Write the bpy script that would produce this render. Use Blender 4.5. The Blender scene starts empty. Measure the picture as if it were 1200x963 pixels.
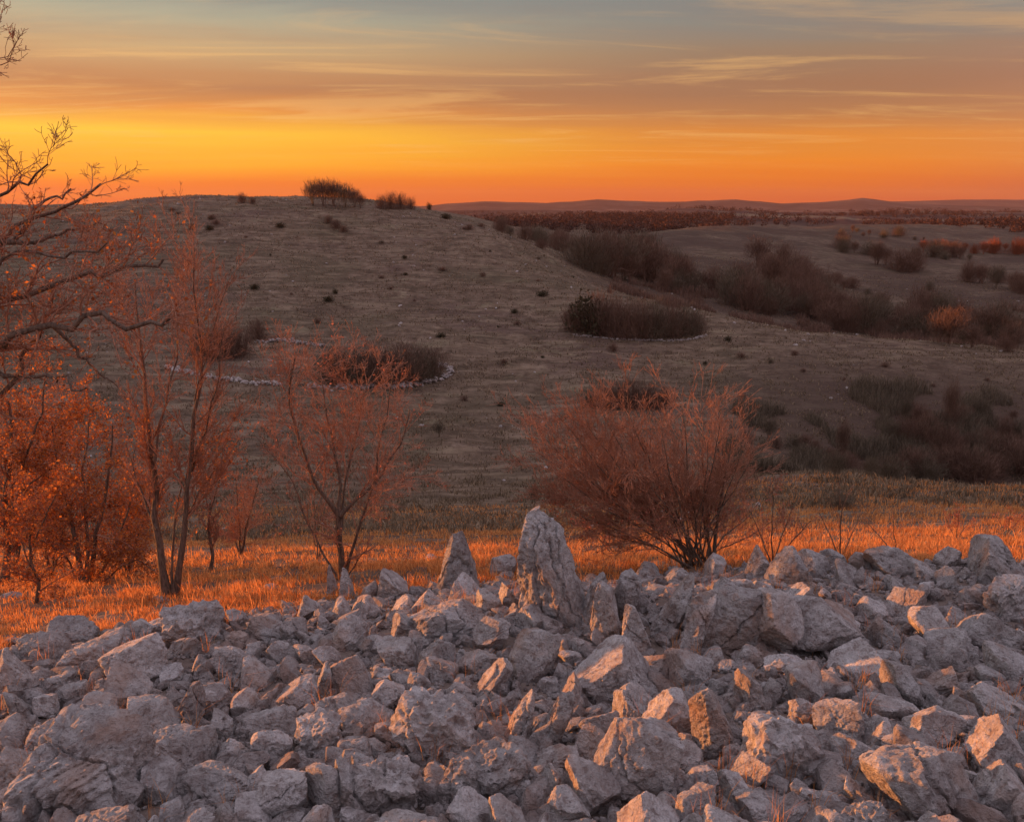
import bpy, math, numpy as np
from mathutils import Vector, Euler
R = math.radians
C = bpy.context.scene.collection
RNG = np.random.default_rng(11)

# ------------------------------------------------------------------ camera
F = 998.0; P = R(13.6); SP, CP = math.sin(P), math.cos(P)
cam = bpy.data.cameras.new('camera'); camo = bpy.data.objects.new('camera', cam); C.objects.link(camo)
cam.sensor_fit = 'HORIZONTAL'; cam.sensor_width = 36.0; cam.lens = 36.0 * F / 1200.0
cam.clip_start = 0.05; cam.clip_end = 60000
camo.rotation_euler = (R(90) - P, 0, 0); camo.location = (0, 0, 0)
bpy.context.scene.camera = camo

# ------------------------------------------------------------------ light
SUN_AZ = R(-70)      # left of the viewing direction
SUN_EL = R(3.6)
sd = Vector((math.sin(SUN_AZ) * math.cos(SUN_EL), math.cos(SUN_AZ) * math.cos(SUN_EL), math.sin(SUN_EL)))
sl = bpy.data.lights.new('sun', 'SUN'); sl.energy = 5.0; sl.angle = R(0.6); sl.color = (1.0, 0.34, 0.09)
so = bpy.data.objects.new('sun', sl); C.objects.link(so)
so.rotation_euler = (-sd).to_track_quat('-Z', 'Y').to_euler()
sc = bpy.context.scene
sc.view_settings.view_transform = 'Standard'; sc.view_settings.look = 'None'
sc.view_settings.exposure = 0.85; sc.view_settings.gamma = 1.0; sc.view_settings.use_curve_mapping = False


def lin(r, g, b):
    f = lambda c: (c / 255 / 12.92) if c / 255 <= 0.04045 else ((c / 255 + 0.055) / 1.055) ** 2.4
    return (f(r), f(g), f(b), 1.0)


class NT:
    """small node-tree helper"""
    def __init__(s, nt): s.nt = nt; s.n = nt.nodes; s.l = nt.links
    def node(s, t, **k):
        n = s.n.new(t)
        for a, b in k.items(): setattr(n, a, b)
        return n
    def put(s, sock, v):
        if v is None: return
        if isinstance(v, bpy.types.NodeSocket): s.l.new(v, sock)
        else: sock.default_value = v
    def m(s, op, a, b=None, c=None, clamp=False):
        n = s.node('ShaderNodeMath', operation=op, use_clamp=clamp)
        s.put(n.inputs[0], a); s.put(n.inputs[1], b)
        if c is not None: s.put(n.inputs[2], c)
        return n.outputs[0]
    def mix(s, f, a, b, bt='MIX'):
        n = s.node('ShaderNodeMix', data_type='RGBA', blend_type=bt)
        s.put(n.inputs[0], f); s.put(n.inputs[6], a); s.put(n.inputs[7], b)
        return n.outputs[2]
    def ramp(s, f, stops, interp='LINEAR'):
        n = s.node('ShaderNodeValToRGB'); n.color_ramp.interpolation = interp
        e = n.color_ramp.elements
        while len(e) < len(stops): e.new(0.5)
        for q, (p, c) in zip(e, stops):
            q.position = p; q.color = c if len(c) == 4 else (*c, 1)
        s.put(n.inputs[0], f); return n.outputs[0]
    def rng(s, v, a, b, c=0.0, d=1.0, smooth=True):
        n = s.node('ShaderNodeMapRange', interpolation_type='SMOOTHSTEP' if smooth else 'LINEAR')
        s.put(n.inputs[0], v)
        for i, q in enumerate((a, b, c, d)): n.inputs[1 + i].default_value = q
        return n.outputs[0]
    def noise(s, vec, scale, detail=4, rough=0.55, dist=0.0, ntype='FBM'):
        n = s.node('ShaderNodeTexNoise'); n.noise_type = ntype
        s.put(n.inputs['Vector'], vec); n.inputs['Scale'].default_value = scale
        n.inputs['Detail'].default_value = detail; n.inputs['Roughness'].default_value = rough
        n.inputs['Distortion'].default_value = dist
        return n.outputs[0]
    def mapping(s, vec, scale=(1, 1, 1), rot=(0, 0, 0), loc=(0, 0, 0)):
        n = s.node('ShaderNodeMapping'); s.put(n.inputs[0], vec)
        n.inputs['Location'].default_value = loc; n.inputs['Rotation'].default_value = rot
        n.inputs['Scale'].default_value = scale; return n.outputs[0]


# ------------------------------------------------------------------ sky
w = bpy.data.worlds.new('World'); sc.world = w; w.use_nodes = True
t = NT(w.node_tree); t.n.clear()
tc = t.node('ShaderNodeTexCoord').outputs['Generated']
sep = t.node('ShaderNodeSeparateXYZ'); t.put(sep.inputs[0], tc)
dx, dy, dz = sep.outputs
el = t.m('MULTIPLY', t.m('ARCSINE', t.m('MAXIMUM', t.m('MINIMUM', dz, 1.0), -1.0)), 180 / math.pi)   # degrees
hl = t.m('SQRT', t.m('ADD', t.m('MULTIPLY', dx, dx), t.m('MULTIPLY', dy, dy)))
azc = t.m('DIVIDE', t.m('ADD', t.m('MULTIPLY', dx, math.sin(R(-52))), t.m('MULTIPLY', dy, math.cos(R(-52)))),
          t.m('MAXIMUM', hl, 0.001))                                     # cos of azimuth from the sun
# sheets of high cloud on a flat layer, so they thin out towards the horizon
den = t.m('ADD', t.m('MAXIMUM', dz, 0.0), 0.045)
cx = t.m('DIVIDE', dx, den); cy = t.m('DIVIDE', dy, den)
cmb = t.node('ShaderNodeCombineXYZ'); t.put(cmb.inputs[0], cx); t.put(cmb.inputs[1], cy)
cv = cmb.outputs[0]
big = t.noise(t.mapping(cv, (0.07, 0.26, 1), (0, 0, R(-9)), (3.1, 1.7, 0)), 1.0, 6, 0.6, 0.5)
fine = t.noise(t.mapping(cv, (0.42, 1.35, 1), (0, 0, R(17)), (8.3, 2.2, 4)), 1.0, 8, 0.66, 0.9)
big2 = t.noise(t.mapping(cv, (0.13, 0.48, 1), (0, 0, R(-15)), (1.3, 9.7, 2)), 1.0, 5, 0.6, 0.6)
elw = t.m('ADD', el, t.m('MULTIPLY', t.m('SUBTRACT', big, 0.5), 3.4))     # colour bands wander with the cloud
f01 = t.m('DIVIDE', elw, 30.0, clamp=True)
west = t.ramp(f01, [(0.0, lin(238, 96, 0)), (0.045, lin(244, 118, 0)), (0.09, lin(255, 162, 0)), (0.135, lin(255, 190, 16)),
                    (0.18, lin(230, 134, 26)), (0.225, lin(186, 110, 52)), (0.29, lin(198, 156, 104)), (0.36, lin(170, 160, 132)), (0.44, lin(136, 146, 142)),
                    (1.0, lin(150, 160, 176))])
mid = t.ramp(f01, [(0.0, lin(222, 92, 16)), (0.045, lin(230, 106, 0)), (0.09, lin(234, 126, 4)), (0.135, lin(222, 126, 24)),
                   (0.18, lin(190, 112, 50)), (0.225, lin(156, 98, 64)), (0.29, lin(146, 112, 86)), (0.36, lin(130, 124, 114)), (0.44, lin(116, 124, 126)),
                   (1.0, lin(140, 150, 172))])
east = t.ramp(f01, [(0.0, lin(128, 100, 108)), (0.2, lin(176, 134, 134)), (0.5, lin(176, 152, 166)), (1.0, lin(176, 168, 190))])
c1 = t.mix(t.rng(azc, 0.40, 0.92), mid, west)
c1 = t.mix(t.rng(azc, -0.55, 0.35), east, c1)
# darker undersides and lit streaks
dark = t.m('MULTIPLY', t.rng(big2, 0.47, 0.64), t.rng(el, 3.5, 7.5))
c1 = t.mix(t.m('MULTIPLY', dark, 0.42), c1, lin(160, 104, 72))
lite = t.m('MULTIPLY', t.rng(fine, 0.49, 0.68), t.rng(el, 1.0, 5.0))
c1 = t.mix(t.m('MULTIPLY', lite, 0.36), c1, lin(245, 184, 104))
grey = t.m('MULTIPLY', t.rng(t.noise(t.mapping(cv, (0.16, 0.7, 1), (0, 0, R(-14)), (5, 5, 1)), 1.0, 6, 0.6, 0.4), 0.5, 0.66), t.rng(el, 6.0, 10.0))
c1 = t.mix(t.m('MULTIPLY', grey, 0.55), c1, lin(122, 116, 112))
sky = t.node('ShaderNodeTexSky', sky_type='NISHITA'); sky.sun_disc = False
sky.sun_elevation = SUN_EL; sky.sun_rotation = SUN_AZ
zen = t.rng(el, 14.0, 50.0)
c1 = t.mix(zen, c1, lin(216, 204, 222))                    # bright dusk overhead (outside the frame)
c1 = t.mix(t.rng(el, -0.6, -2.5), c1, (0.035, 0.026, 0.022, 1))
bg = t.node('ShaderNodeBackground'); t.put(bg.inputs[0], c1); bg.inputs[1].default_value = 0.555
bg2 = t.node('ShaderNodeBackground'); t.put(bg2.inputs[0], sky.outputs[0]); bg2.inputs[1].default_value = 0.02
ad = t.node('ShaderNodeAddShader'); t.l.new(bg.outputs[0], ad.inputs[0]); t.l.new(bg2.outputs[0], ad.inputs[1])
t.l.new(ad.outputs[0], t.node('ShaderNodeOutputWorld').inputs[0])


# ------------------------------------------------------------------ helpers
def tag(o, label=None, cat=None, group=None, kind=None):
    if label: o['label'] = label
    if cat: o['category'] = cat
    if group: o['group'] = group
    if kind: o['kind'] = kind
    return o


def mesh(name, V, Fc, mat=None, smooth=False, parent=None, loc=(0, 0, 0)):
    """V (n,3); Fc (m,k) with one k, or a list of such arrays"""
    Fl = Fc if isinstance(Fc, list) else [Fc]
    Fl = [np.asarray(f, dtype=np.int32) for f in Fl if len(f)]
    me = bpy.data.meshes.new(name)
    V = np.asarray(V, dtype=np.float32)
    loops = np.concatenate([f.ravel() for f in Fl])
    tot = np.concatenate([np.full(len(f), f.shape[1], dtype=np.int32) for f in Fl])
    st = np.concatenate([[0], np.cumsum(tot)[:-1]]).astype(np.int32)
    me.vertices.add(len(V)); me.vertices.foreach_set('co', V.ravel())
    me.loops.add(len(loops)); me.loops.foreach_set('vertex_index', loops)
    me.polygons.add(len(tot)); me.polygons.foreach_set('loop_start', st); me.polygons.foreach_set('loop_total', tot)
    me.update(calc_edges=True)
    me.polygons.foreach_set('use_smooth', np.full(len(tot), smooth, dtype=bool))
    if mat: me.materials.append(mat)
    o = bpy.data.objects.new(name, me); C.objects.link(o)
    o.location = loc
    if parent: o.parent = parent
    return o


def empty(name, loc):
    o = bpy.data.objects.new(name, None); C.objects.link(o); o.location = loc; o.empty_display_size = 0.2
    return o


_perm = np.random.default_rng(5).permutation(4096)
_grad = np.random.default_rng(6).normal(size=(4096, 3)); _grad /= np.linalg.norm(_grad, axis=1)[:, None]


def pnoise(p):
    p = np.asarray(p, dtype=np.float64); i = np.floor(p).astype(np.int64); f = p - i
    u = f * f * f * (f * (f * 6 - 15) + 10); out = np.zeros(len(p))
    for a in (0, 1):
        for b in (0, 1):
            for c in (0, 1):
                h = _perm[(i[:, 0] + a) & 4095]; h = _perm[(h + i[:, 1] + b) & 4095]; h = _perm[(h + i[:, 2] + c) & 4095]
                g = _grad[h]
                d = g[:, 0] * (f[:, 0] - a) + g[:, 1] * (f[:, 1] - b) + g[:, 2] * (f[:, 2] - c)
                ww = (u[:, 0] if a else 1 - u[:, 0]) * (u[:, 1] if b else 1 - u[:, 1]) * (u[:, 2] if c else 1 - u[:, 2])
                out += d * ww
    return out * 1.5


def fbm(p, oct=4, gain=0.5, ridge=False):
    s = 0; a = 1; q = np.array(p, dtype=np.float64)
    for k in range(oct):
        n = pnoise(q)
        s = s + a * ((0.5 - np.abs(n) * 1.6) if ridge else n); a *= gain; q = q * 2.03 + 17.3
    return s


# ------------------------------------------------------------------ terrain
def slope_at(y):                       # z/Y for an image row
    v = (481.5 - np.asarray(y, dtype=float)) / F
    return (-SP + v * CP) / (CP + v * SP)


def zy(Y, y): return (Y, float(Y * slope_at(y)))


FAR = [(2000, -26.0), (30000, -40.0)]
NEAR = [(-3.0, -2.0), (1.0, -2.30)]
PROF = {   # image column at the horizon: depth, image row  (or raw z with tag)
 -1500: [zy(3.4, 985), zy(8, 735), zy(12, 672), zy(22, 640), ('z', 45, -10), ('z', 68, 0), ('z', 88, 5.6), ('z', 140, 13), ('z', 200, 2), ('z', 400, -20)],  # columns left of the frame: unseen ridge, heightened to shade the valley
 -900: [zy(3.4, 985), zy(8, 740), zy(12, 680), zy(22, 640), ('z', 45, -15), ('z', 75, -15), ('z', 110, -2), ('z', 150, 10.0), ('z', 210, 2), ('z', 400, -20)],
 -450: [zy(3.4, 985), zy(8, 745), zy(12, 690), zy(22, 640), ('z', 45, -16), ('z', 75, -17), ('z', 110, -7), ('z', 150, 6.1), ('z', 200, 0), ('z', 400, -20)],
 -200: [zy(3.4, 985), zy(7.5, 748), zy(12, 688), zy(22, 640), zy(40, 600), zy(65, 520), zy(90, 440), zy(120, 365), zy(150, 300), zy(185, 254), ('z', 265, -2.5), ('z', 340, 0.5), ('z', 400, -1), ('z', 520, -22)],  # from here to column 500: hidden rise behind the crest, added to shade the side valley
 0: [zy(3.4, 985), zy(7.0, 762), zy(12, 690), zy(22, 640), zy(38, 610), zy(60, 545), zy(80, 480), zy(100, 420), zy(130, 345), zy(160, 292), zy(190, 246), ('z', 265, -2.5), ('z', 340, 0.5), ('z', 400, -1), ('z', 520, -22)],
 200: [zy(3.4, 985), zy(7.6, 735), zy(12, 680), zy(22, 636), zy(38, 606), zy(60, 545), zy(80, 480), zy(100, 420), zy(130, 345), zy(165, 282), zy(205, 225), ('z', 265, -2.5), ('z', 340, 0.5), ('z', 400, -1), ('z', 520, -22)],
 300: [zy(3.4, 985), zy(8.0, 720), zy(12, 674), zy(22, 634), zy(38, 606), zy(60, 548), zy(80, 484), zy(98, 430), zy(125, 358), zy(165, 286), zy(213, 219), ('z', 265, -2.5), ('z', 340, 0.5), ('z', 400, -1), ('z', 520, -22)],
 400: [zy(3.4, 985), zy(8.6, 702), zy(12, 666), zy(22, 630), zy(38, 604), zy(58, 560), zy(78, 492), zy(95, 440), zy(125, 362), zy(170, 283), zy(215, 225), ('z', 265, -2.5), ('z', 340, 0.5), ('z', 400, -1), ('z', 520, -22)],
 500: [zy(3.4, 985), zy(8.8, 695), zy(12, 662), zy(22, 628), zy(38, 602), zy(58, 560), zy(78, 494), zy(95, 442), zy(125, 366), zy(170, 292), zy(208, 237), ('z', 265, -2.5), ('z', 340, 0.5), ('z', 400, -1), ('z', 520, -22)],
 600: [zy(3.4, 985), zy(8.8, 692), zy(12, 658), zy(22, 625), zy(38, 600), zy(58, 562), zy(78, 500), zy(95, 446), zy(122, 378), zy(155, 310), zy(190, 259), ('z', 230, -9), zy(340, 268), zy(500, 262), zy(900, 252)],
 700: [zy(3.4, 985), zy(8.8, 690), zy(12, 655), zy(22, 622), zy(38, 596), zy(56, 562), zy(76, 500), zy(95, 446), zy(120, 385), zy(146, 326), ('z', 170, -17), zy(240, 303), zy(310, 279), ('z', 380, -18), zy(560, 262), zy(900, 252)],
 800: [zy(3.4, 985), zy(9.0, 680), zy(12, 652), zy(22, 618), zy(38, 586), zy(52, 560), zy(74, 500), zy(92, 450), zy(113, 395), zy(134, 348), ('z', 158, -20), zy(220, 322), zy(300, 280), zy(370, 259), ('z', 430, -14), zy(640, 260), zy(1100, 250)],
 900: [zy(3.4, 985), zy(9.2, 670), zy(12, 646), zy(22, 612), zy(36, 574), zy(47, 548), ('z', 60, -19.5), zy(74, 505), zy(90, 455), zy(108, 404), zy(123, 368), ('z', 148, -22.5), zy(200, 346), zy(270, 302), zy(370, 260), ('z', 450, -15), zy(680, 258), zy(1100, 250)],
 1000: [zy(3.4, 985), zy(9.4, 662), zy(12, 642), zy(22, 606), zy(34, 572), zy(46, 545), ('z', 62, -22), zy(76, 505), zy(88, 460), zy(102, 416), zy(116, 388), ('z', 144, -23.5), zy(190, 362), zy(262, 320), zy(360, 278), zy(470, 258), ('z', 560, -16), zy(1100, 250)],
 1200: [zy(3.4, 985), zy(9.6, 658), zy(12, 640), zy(22, 602), zy(33, 578), zy(42, 564), ('z', 60, -23), zy(78, 510), zy(90, 462), zy(102, 422), zy(112, 404), ('z', 142, -24.5), zy(190, 368), zy(270, 322), zy(380, 285), zy(520, 262), ('z', 640, -16), zy(1200, 250)],
 1500: [zy(3.4, 985), zy(9.8, 655), zy(12, 640), zy(22, 602), zy(33, 580), zy(42, 568), ('z', 60, -23), zy(78, 515), zy(90, 470), zy(104, 430), zy(114, 410), ('z', 145, -25), zy(190, 372), zy(270, 326), zy(380, 288), zy(520, 264), ('z', 640, -18), zy(1200, 250)],
 2600: [zy(3.4, 985), zy(9.8, 655), zy(12, 645), zy(22, 610), zy(33, 585), zy(45, 568), ('z', 60, -22), zy(78, 515), zy(90, 470), zy(104, 430), zy(114, 410), ('z', 145, -25), zy(190, 372), zy(270, 326), zy(380, 288), zy(520, 264), ('z', 640, -18), zy(1200, 250)],
}


def u_of(Y): return np.log(np.maximum(np.asarray(Y, dtype=float) + 6.0, 0.5))


UG = np.linspace(u_of(-3.0), u_of(30000), 900)
YG = np.exp(UG) - 6.0
cols = sorted(PROF); T_COL = np.array([(c - 600) / F / (CP + 0.242 * SP) for c in cols])
tab = []
for c in cols:
    pts = NEAR + [(p[1], p[2]) if p[0] == 'z' else p for p in PROF[c]] + FAR
    Yp = np.array([p[0] for p in pts]); zp = np.array([p[1] for p in pts])
    tab.append(np.interp(UG, u_of(Yp), zp))
tab = np.array(tab)
TG = np.linspace(T_COL[0], T_COL[-1], 420)
TAB = np.array([np.interp(TG, T_COL, tab[:, j]) for j in range(len(UG))])        # (U, T)


def gsm(a, s, ax):
    r = int(3 * s) + 1; k = np.exp(-0.5 * (np.arange(-r, r + 1) / s) ** 2); k /= k.sum()
    pad = [(0, 0), (0, 0)]; pad[ax] = (r, r); b = np.pad(a, pad, mode='edge'); out = np.zeros_like(a)
    for i, q in enumerate(k): out += q * (b[i:i + a.shape[0]] if ax == 0 else b[:, i:i + a.shape[1]])
    return out


TAB = gsm(gsm(TAB, 5.0, 0), 5.0, 1)


def base_z(X, Y):
    X = np.asarray(X, dtype=float); Y = np.asarray(Y, dtype=float)
    tt = X / np.maximum(Y, 6.0)
    iu = np.clip((u_of(Y) - UG[0]) / (UG[1] - UG[0]), 0, len(UG) - 1.001); it = np.clip((tt - TG[0]) / (TG[1] - TG[0]), 0, len(TG) - 1.001)
    a = iu.astype(int); b = it.astype(int); fa = iu - a; fb = it - b
    return (TAB[a, b] * (1 - fa) * (1 - fb) + TAB[a + 1, b] * fa * (1 - fb) + TAB[a, b + 1] * (1 - fa) * fb + TAB[a + 1, b + 1] * fa * fb)


def ground(X, Y):
    X = np.atleast_1d(np.asarray(X, dtype=float)); Y = np.atleast_1d(np.asarray(Y, dtype=float))
    sh = X.shape; X = X.ravel(); Y = Y.ravel()
    z = base_z(X, Y); o = np.zeros_like(X)
    n1 = pnoise(np.stack([X / 1.3, Y / 1.3, o], 1)); n2 = pnoise(np.stack([X / 7, Y / 7, o + 3], 1))
    n3 = pnoise(np.stack([X / 24, Y / 24, o + 9], 1)); n4 = pnoise(np.stack([X / 140, Y / 200, o + 5], 1))
    n0 = pnoise(np.stack([X / 0.42, Y / 0.42, o + 31], 1))
    mound = 0.30 * np.exp(-(((X - 1.2) / 1.9) ** 2 + ((Y - 7.3) / 1.1) ** 2)) + 0.16 * np.exp(-(((X - 4.6) / 1.2) ** 2 + ((Y - 8.6) / .9) ** 2)); z = z + mound
    far = np.clip((Y - 40) / 60, 0, 1); vf = np.clip((Y - 600) / 600, 0, 1)
    near = np.clip((40 - Y) / 20, 0, 1)
    z = z + near * (0.05 * n1 + 0.03 * n0) + np.clip((Y - 12) / 12, 0, 1) * (0.05 * n1 + 0.14 * n2) + far * (0.35 * n2 + 0.7 * n3) + vf * 14 * n4
    return z.reshape(sh)


def hit(px, py, y0=3.0, y1=3000.0):
    """first ground point seen at an image position"""
    u = (px - 600) / F; v = (481.5 - py) / F
    Y = np.exp(np.linspace(math.log(y0), math.log(y1), 3000)); k = Y / (CP + v * SP)
    X = u * k; Z = (-SP + v * CP) * k; g = ground(X, Y)
    i = np.argmax(g >= Z) if np.any(g >= Z) else len(Y) - 1
    return float(X[i]), float(Y[i]), float(g[i])


def at(px, py, Y):
    u = (px - 600) / F; v = (481.5 - py) / F; k = Y / (CP + v * SP)
    return np.array([u * k, Y, (-SP + v * CP) * k])


def depth_px(p):     # pixels per metre at a point (forward distance)
    return F / (p[1] * CP - p[2] * SP)


def proj(p):
    d = p[1] * CP - p[2] * SP; up = p[1] * SP + p[2] * CP
    return 600 + F * p[0] / d, 481.5 - F * up / d


# ------------------------------------------------------------------ materials
def new_mat(name):
    m = bpy.data.materials.new(name); m.use_nodes = True; t = NT(m.node_tree); t.n.clear()
    out = t.node('ShaderNodeOutputMaterial'); return m, t, out


def principled(t, col, rough=0.9, normal=None, spec=0.2):
    b = t.node('ShaderNodeBsdfPrincipled'); t.put(b.inputs['Base Color'], col); t.put(b.inputs['Roughness'], rough)
    b.inputs['Specular IOR Level'].default_value = spec
    if normal is not None: t.put(b.inputs['Normal'], normal)
    return b.outputs[0]


def bump(t, h, dist, strength=1.0, normal=None):
    n = t.node('ShaderNodeBump'); t.put(n.inputs['Height'], h); n.inputs['Distance'].default_value = dist
    n.inputs['Strength'].default_value = strength
    if normal is not None: t.put(n.inputs['Normal'], normal)
    return n.outputs[0]


def rock_mat(name, tint=(1, 1, 1), dark=1.0):
    m, t, out = new_mat(name)
    pos = t.node('ShaderNodeNewGeometry').outputs['Position']
    oi = t.node('ShaderNodeObjectInfo').outputs['Random']
    n1 = t.noise(pos, 3.2, 5, 0.6, 0.3); n2 = t.noise(pos, 16, 6, 0.62, 0.4); n3 = t.noise(pos, 70, 4, 0.7)
    dark = dark * 1.16
    base = t.ramp(n1, [(0.30, (0.30 * dark, 0.255 * dark, 0.24 * dark)), (0.50, (0.44 * dark, 0.41 * dark, 0.395 * dark)), (0.70, (0.60 * dark, 0.585 * dark, 0.575 * dark))])
    base = t.mix(t.m('MULTIPLY', t.rng(n2, 0.50, 0.66), 0.55), base, (0.66 * dark, 0.64 * dark, 0.63 * dark, 1))
    base = t.mix(t.m('MULTIPLY', t.rng(n2, 0.47, 0.34), 0.70), base, (0.21 * dark, 0.155 * dark, 0.135 * dark, 1))
    vo = t.node('ShaderNodeTexVoronoi', feature='F1'); t.put(vo.inputs['Vector'], pos); vo.inputs['Scale'].default_value = 34
    lich = t.m('MULTIPLY', t.rng(vo.outputs['Distance'], 0.34, 0.18), t.rng(t.noise(pos, 6, 3, 0.6), 0.5, 0.6))
    base = t.mix(t.m('MULTIPLY', lich, 0.5), base, (0.10 * dark, 0.085 * dark, 0.08 * dark, 1))
    base = t.mix(t.m('MULTIPLY', t.rng(n3, 0.52, 0.36), 0.40), base, (0.17 * dark, 0.13 * dark, 0.12 * dark, 1))
    orust = t.m('MULTIPLY', t.rng(t.noise(pos, 1.9, 4, 0.6, 0.6), 0.52, 0.66), 0.5)
    base = t.mix(orust, base, (0.42 * dark, 0.27 * dark, 0.20 * dark, 1))
    rnd = t.rng(oi, 0, 1, 0.80, 1.12, False)
    hsv = t.node('ShaderNodeHueSaturation'); t.put(hsv.inputs['Color'], base); t.put(hsv.inputs['Value'], rnd)
    col = t.mix(1.0, hsv.outputs[0], (*tint, 1), 'MULTIPLY')
    # fissures, pitting, grain
    w1 = t.noise(t.mapping(pos, (9, 9, 3.5), (0.5, 0.4, 0.2)), 1.0, 8, 0.72, 1.2, 'RIDGED_MULTIFRACTAL')
    hh = t.m('ADD', t.m('MULTIPLY', n2, 0.9), t.m('ADD', t.m('MULTIPLY', n3, 0.28), t.m('MULTIPLY', w1, -0.10)))
    nb = bump(t, hh, 0.09, 1.0)
    t.l.new(principled(t, col, 0.92, nb, 0.18), out.inputs[0]); return m


M_rock = rock_mat('limestone')
M_rubble = rock_mat('limestone_rubble', (0.98, 0.95, 0.94), 0.92)
M_wallstone = rock_mat('field_wall_stone', (1, 0.95, 0.92), 0.92)


def ground_mat():
    m, t, out = new_mat('hill_ground')
    pos = t.node('ShaderNodeNewGeometry').outputs['Position']
    s = t.node('ShaderNodeSeparateXYZ'); t.put(s.inputs[0], pos); Y = s.outputs[1]
    a = t.noise(pos, 0.045, 5, 0.6, 0.5); b = t.noise(pos, 0.5, 6, 0.68, 0.3); c = t.noise(t.mapping(pos, (2.2, 3.4, 2.2)), 1.0, 5, 0.75)
    col = t.ramp(b, [(0.30, (0.070, 0.046, 0.032)), (0.46, (0.142, 0.097, 0.067)), (0.60, (0.205, 0.145, 0.103)), (0.78, (0.32, 0.24, 0.18))])
    col = t.mix(t.rng(a, 0.50, 0.64), col, t.mix(b, (0.085, 0.062, 0.040, 1), (0.17, 0.127, 0.084, 1)))
    col = t.mix(t.rng(a, 0.46, 0.32), col, t.mix(b, (0.10, 0.062, 0.05, 1), (0.17, 0.115, 0.09, 1)))
    col = t.mix(t.m('MULTIPLY', t.rng(c, 0.50, 0.34), 0.65), col, (0.055, 0.040, 0.03, 1))
    col = t.mix(t.m('MULTIPLY', t.rng(c, 0.60, 0.74), 0.5), col, (0.36, 0.31, 0.24, 1))
    ter = t.noise(t.mapping(pos, (0.10, 0.55, 1.6), (0, 0, R(6))), 1.0, 6, 0.66, 0.8); patch = t.noise(t.mapping(pos, (0.16, 0.22, 0.2)), 1.0, 5, 0.7, 0.6)
    col = t.mix(t.m('MULTIPLY', t.rng(ter, 0.50, 0.62), 0.50), col, (0.29, 0.215, 0.145, 1)); col = t.mix(t.m('MULTIPLY', t.rng(ter, 0.47, 0.38), 0.45), col, (0.075, 0.055, 0.035, 1))
    col = t.mix(t.m('MULTIPLY', t.rng(patch, 0.56, 0.66), 0.55), col, (0.075, 0.052, 0.038, 1)); col = t.mix(t.m('MULTIPLY', t.rng(patch, 0.42, 0.34), 0.40), col, (0.27, 0.225, 0.14, 1))
    tx = t.m('DIVIDE', s.outputs[0], t.m('MAXIMUM', Y, 6.0)); heath = t.mix(c, (0.045, 0.030, 0.024, 1), (0.12, 0.08, 0.06, 1))
    edge = t.noise(pos, 0.035, 5, 0.6, 0.4)
    m1 = t.m('MULTIPLY', t.rng(tx, 0.03, 0.14), t.rng(Y, 128, 155)); m2 = t.m('MULTIPLY', t.rng(t.m('ADD', tx, t.m('MULTIPLY', edge, 0.5)), 0.38, 0.66), t.m('MULTIPLY', t.rng(Y, 44, 52), t.rng(Y, 112, 84)))
    col = t.mix(t.m('MULTIPLY', m1, t.rng(edge, 0.40, 0.60, 0.35, 0.9)), col, heath); col = t.mix(t.m('MULTIPLY', m2, 0.85), col, heath)
    # bare soil and grit near the stones
    col = t.mix(t.m('MULTIPLY', t.rng(Y, 12, 7), 0.85), col, t.mix(c, (0.10, 0.07, 0.055, 1), (0.30, 0.25, 0.22, 1)))
    # beyond the last pasture: leafless scrub, brown and dark
    d = t.noise(t.mapping(pos, (0.012, 0.005, 0.01)), 1.0, 6, 0.62, 0.6)
    wood = t.ramp(d, [(0.38, (0.055, 0.034, 0.03)), (0.52, (0.10, 0.05, 0.04)), (0.60, (0.17, 0.13, 0.09)), (0.72, (0.08, 0.05, 0.04))])
    col = t.mix(t.rng(Y, 520, 700), col, wood)
    h = t.m('ADD', t.m('MULTIPLY', b, 0.6), t.m('MULTIPLY', c, 0.5))
    nb = bump(t, h, 0.22, 0.9)
    t.l.new(principled(t, col, 0.97, nb, 0.05), out.inputs[0]); return m


M_ground = ground_mat()


def leafy_mat(name, c0, c1, trans=0.4, scale=3.0, rough=0.85):
    m, t, out = new_mat(name)
    pos = t.node('ShaderNodeNewGeometry').outputs['Position']
    n = t.noise(pos, scale, 4, 0.7)
    ri = t.node('ShaderNodeNewGeometry').outputs['Random Per Island']
    f = t.m('ADD', t.m('MULTIPLY', n, 0.6), t.m('MULTIPLY', ri, 0.45))
    col = t.mix(t.rng(f, 0.25, 0.85), (*c0, 1), (*c1, 1))
    d = t.node('ShaderNodeBsdfDiffuse'); t.put(d.inputs[0], col)
    tr = t.node('ShaderNodeBsdfTranslucent'); t.put(tr.inputs[0], col)
    mx = t.node('ShaderNodeMixShader'); mx.inputs[0].default_value = trans
    t.l.new(d.outputs[0], mx.inputs[1]); t.l.new(tr.outputs[0], mx.inputs[2]); t.l.new(mx.outputs[0], out.inputs[0]); return m


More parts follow.
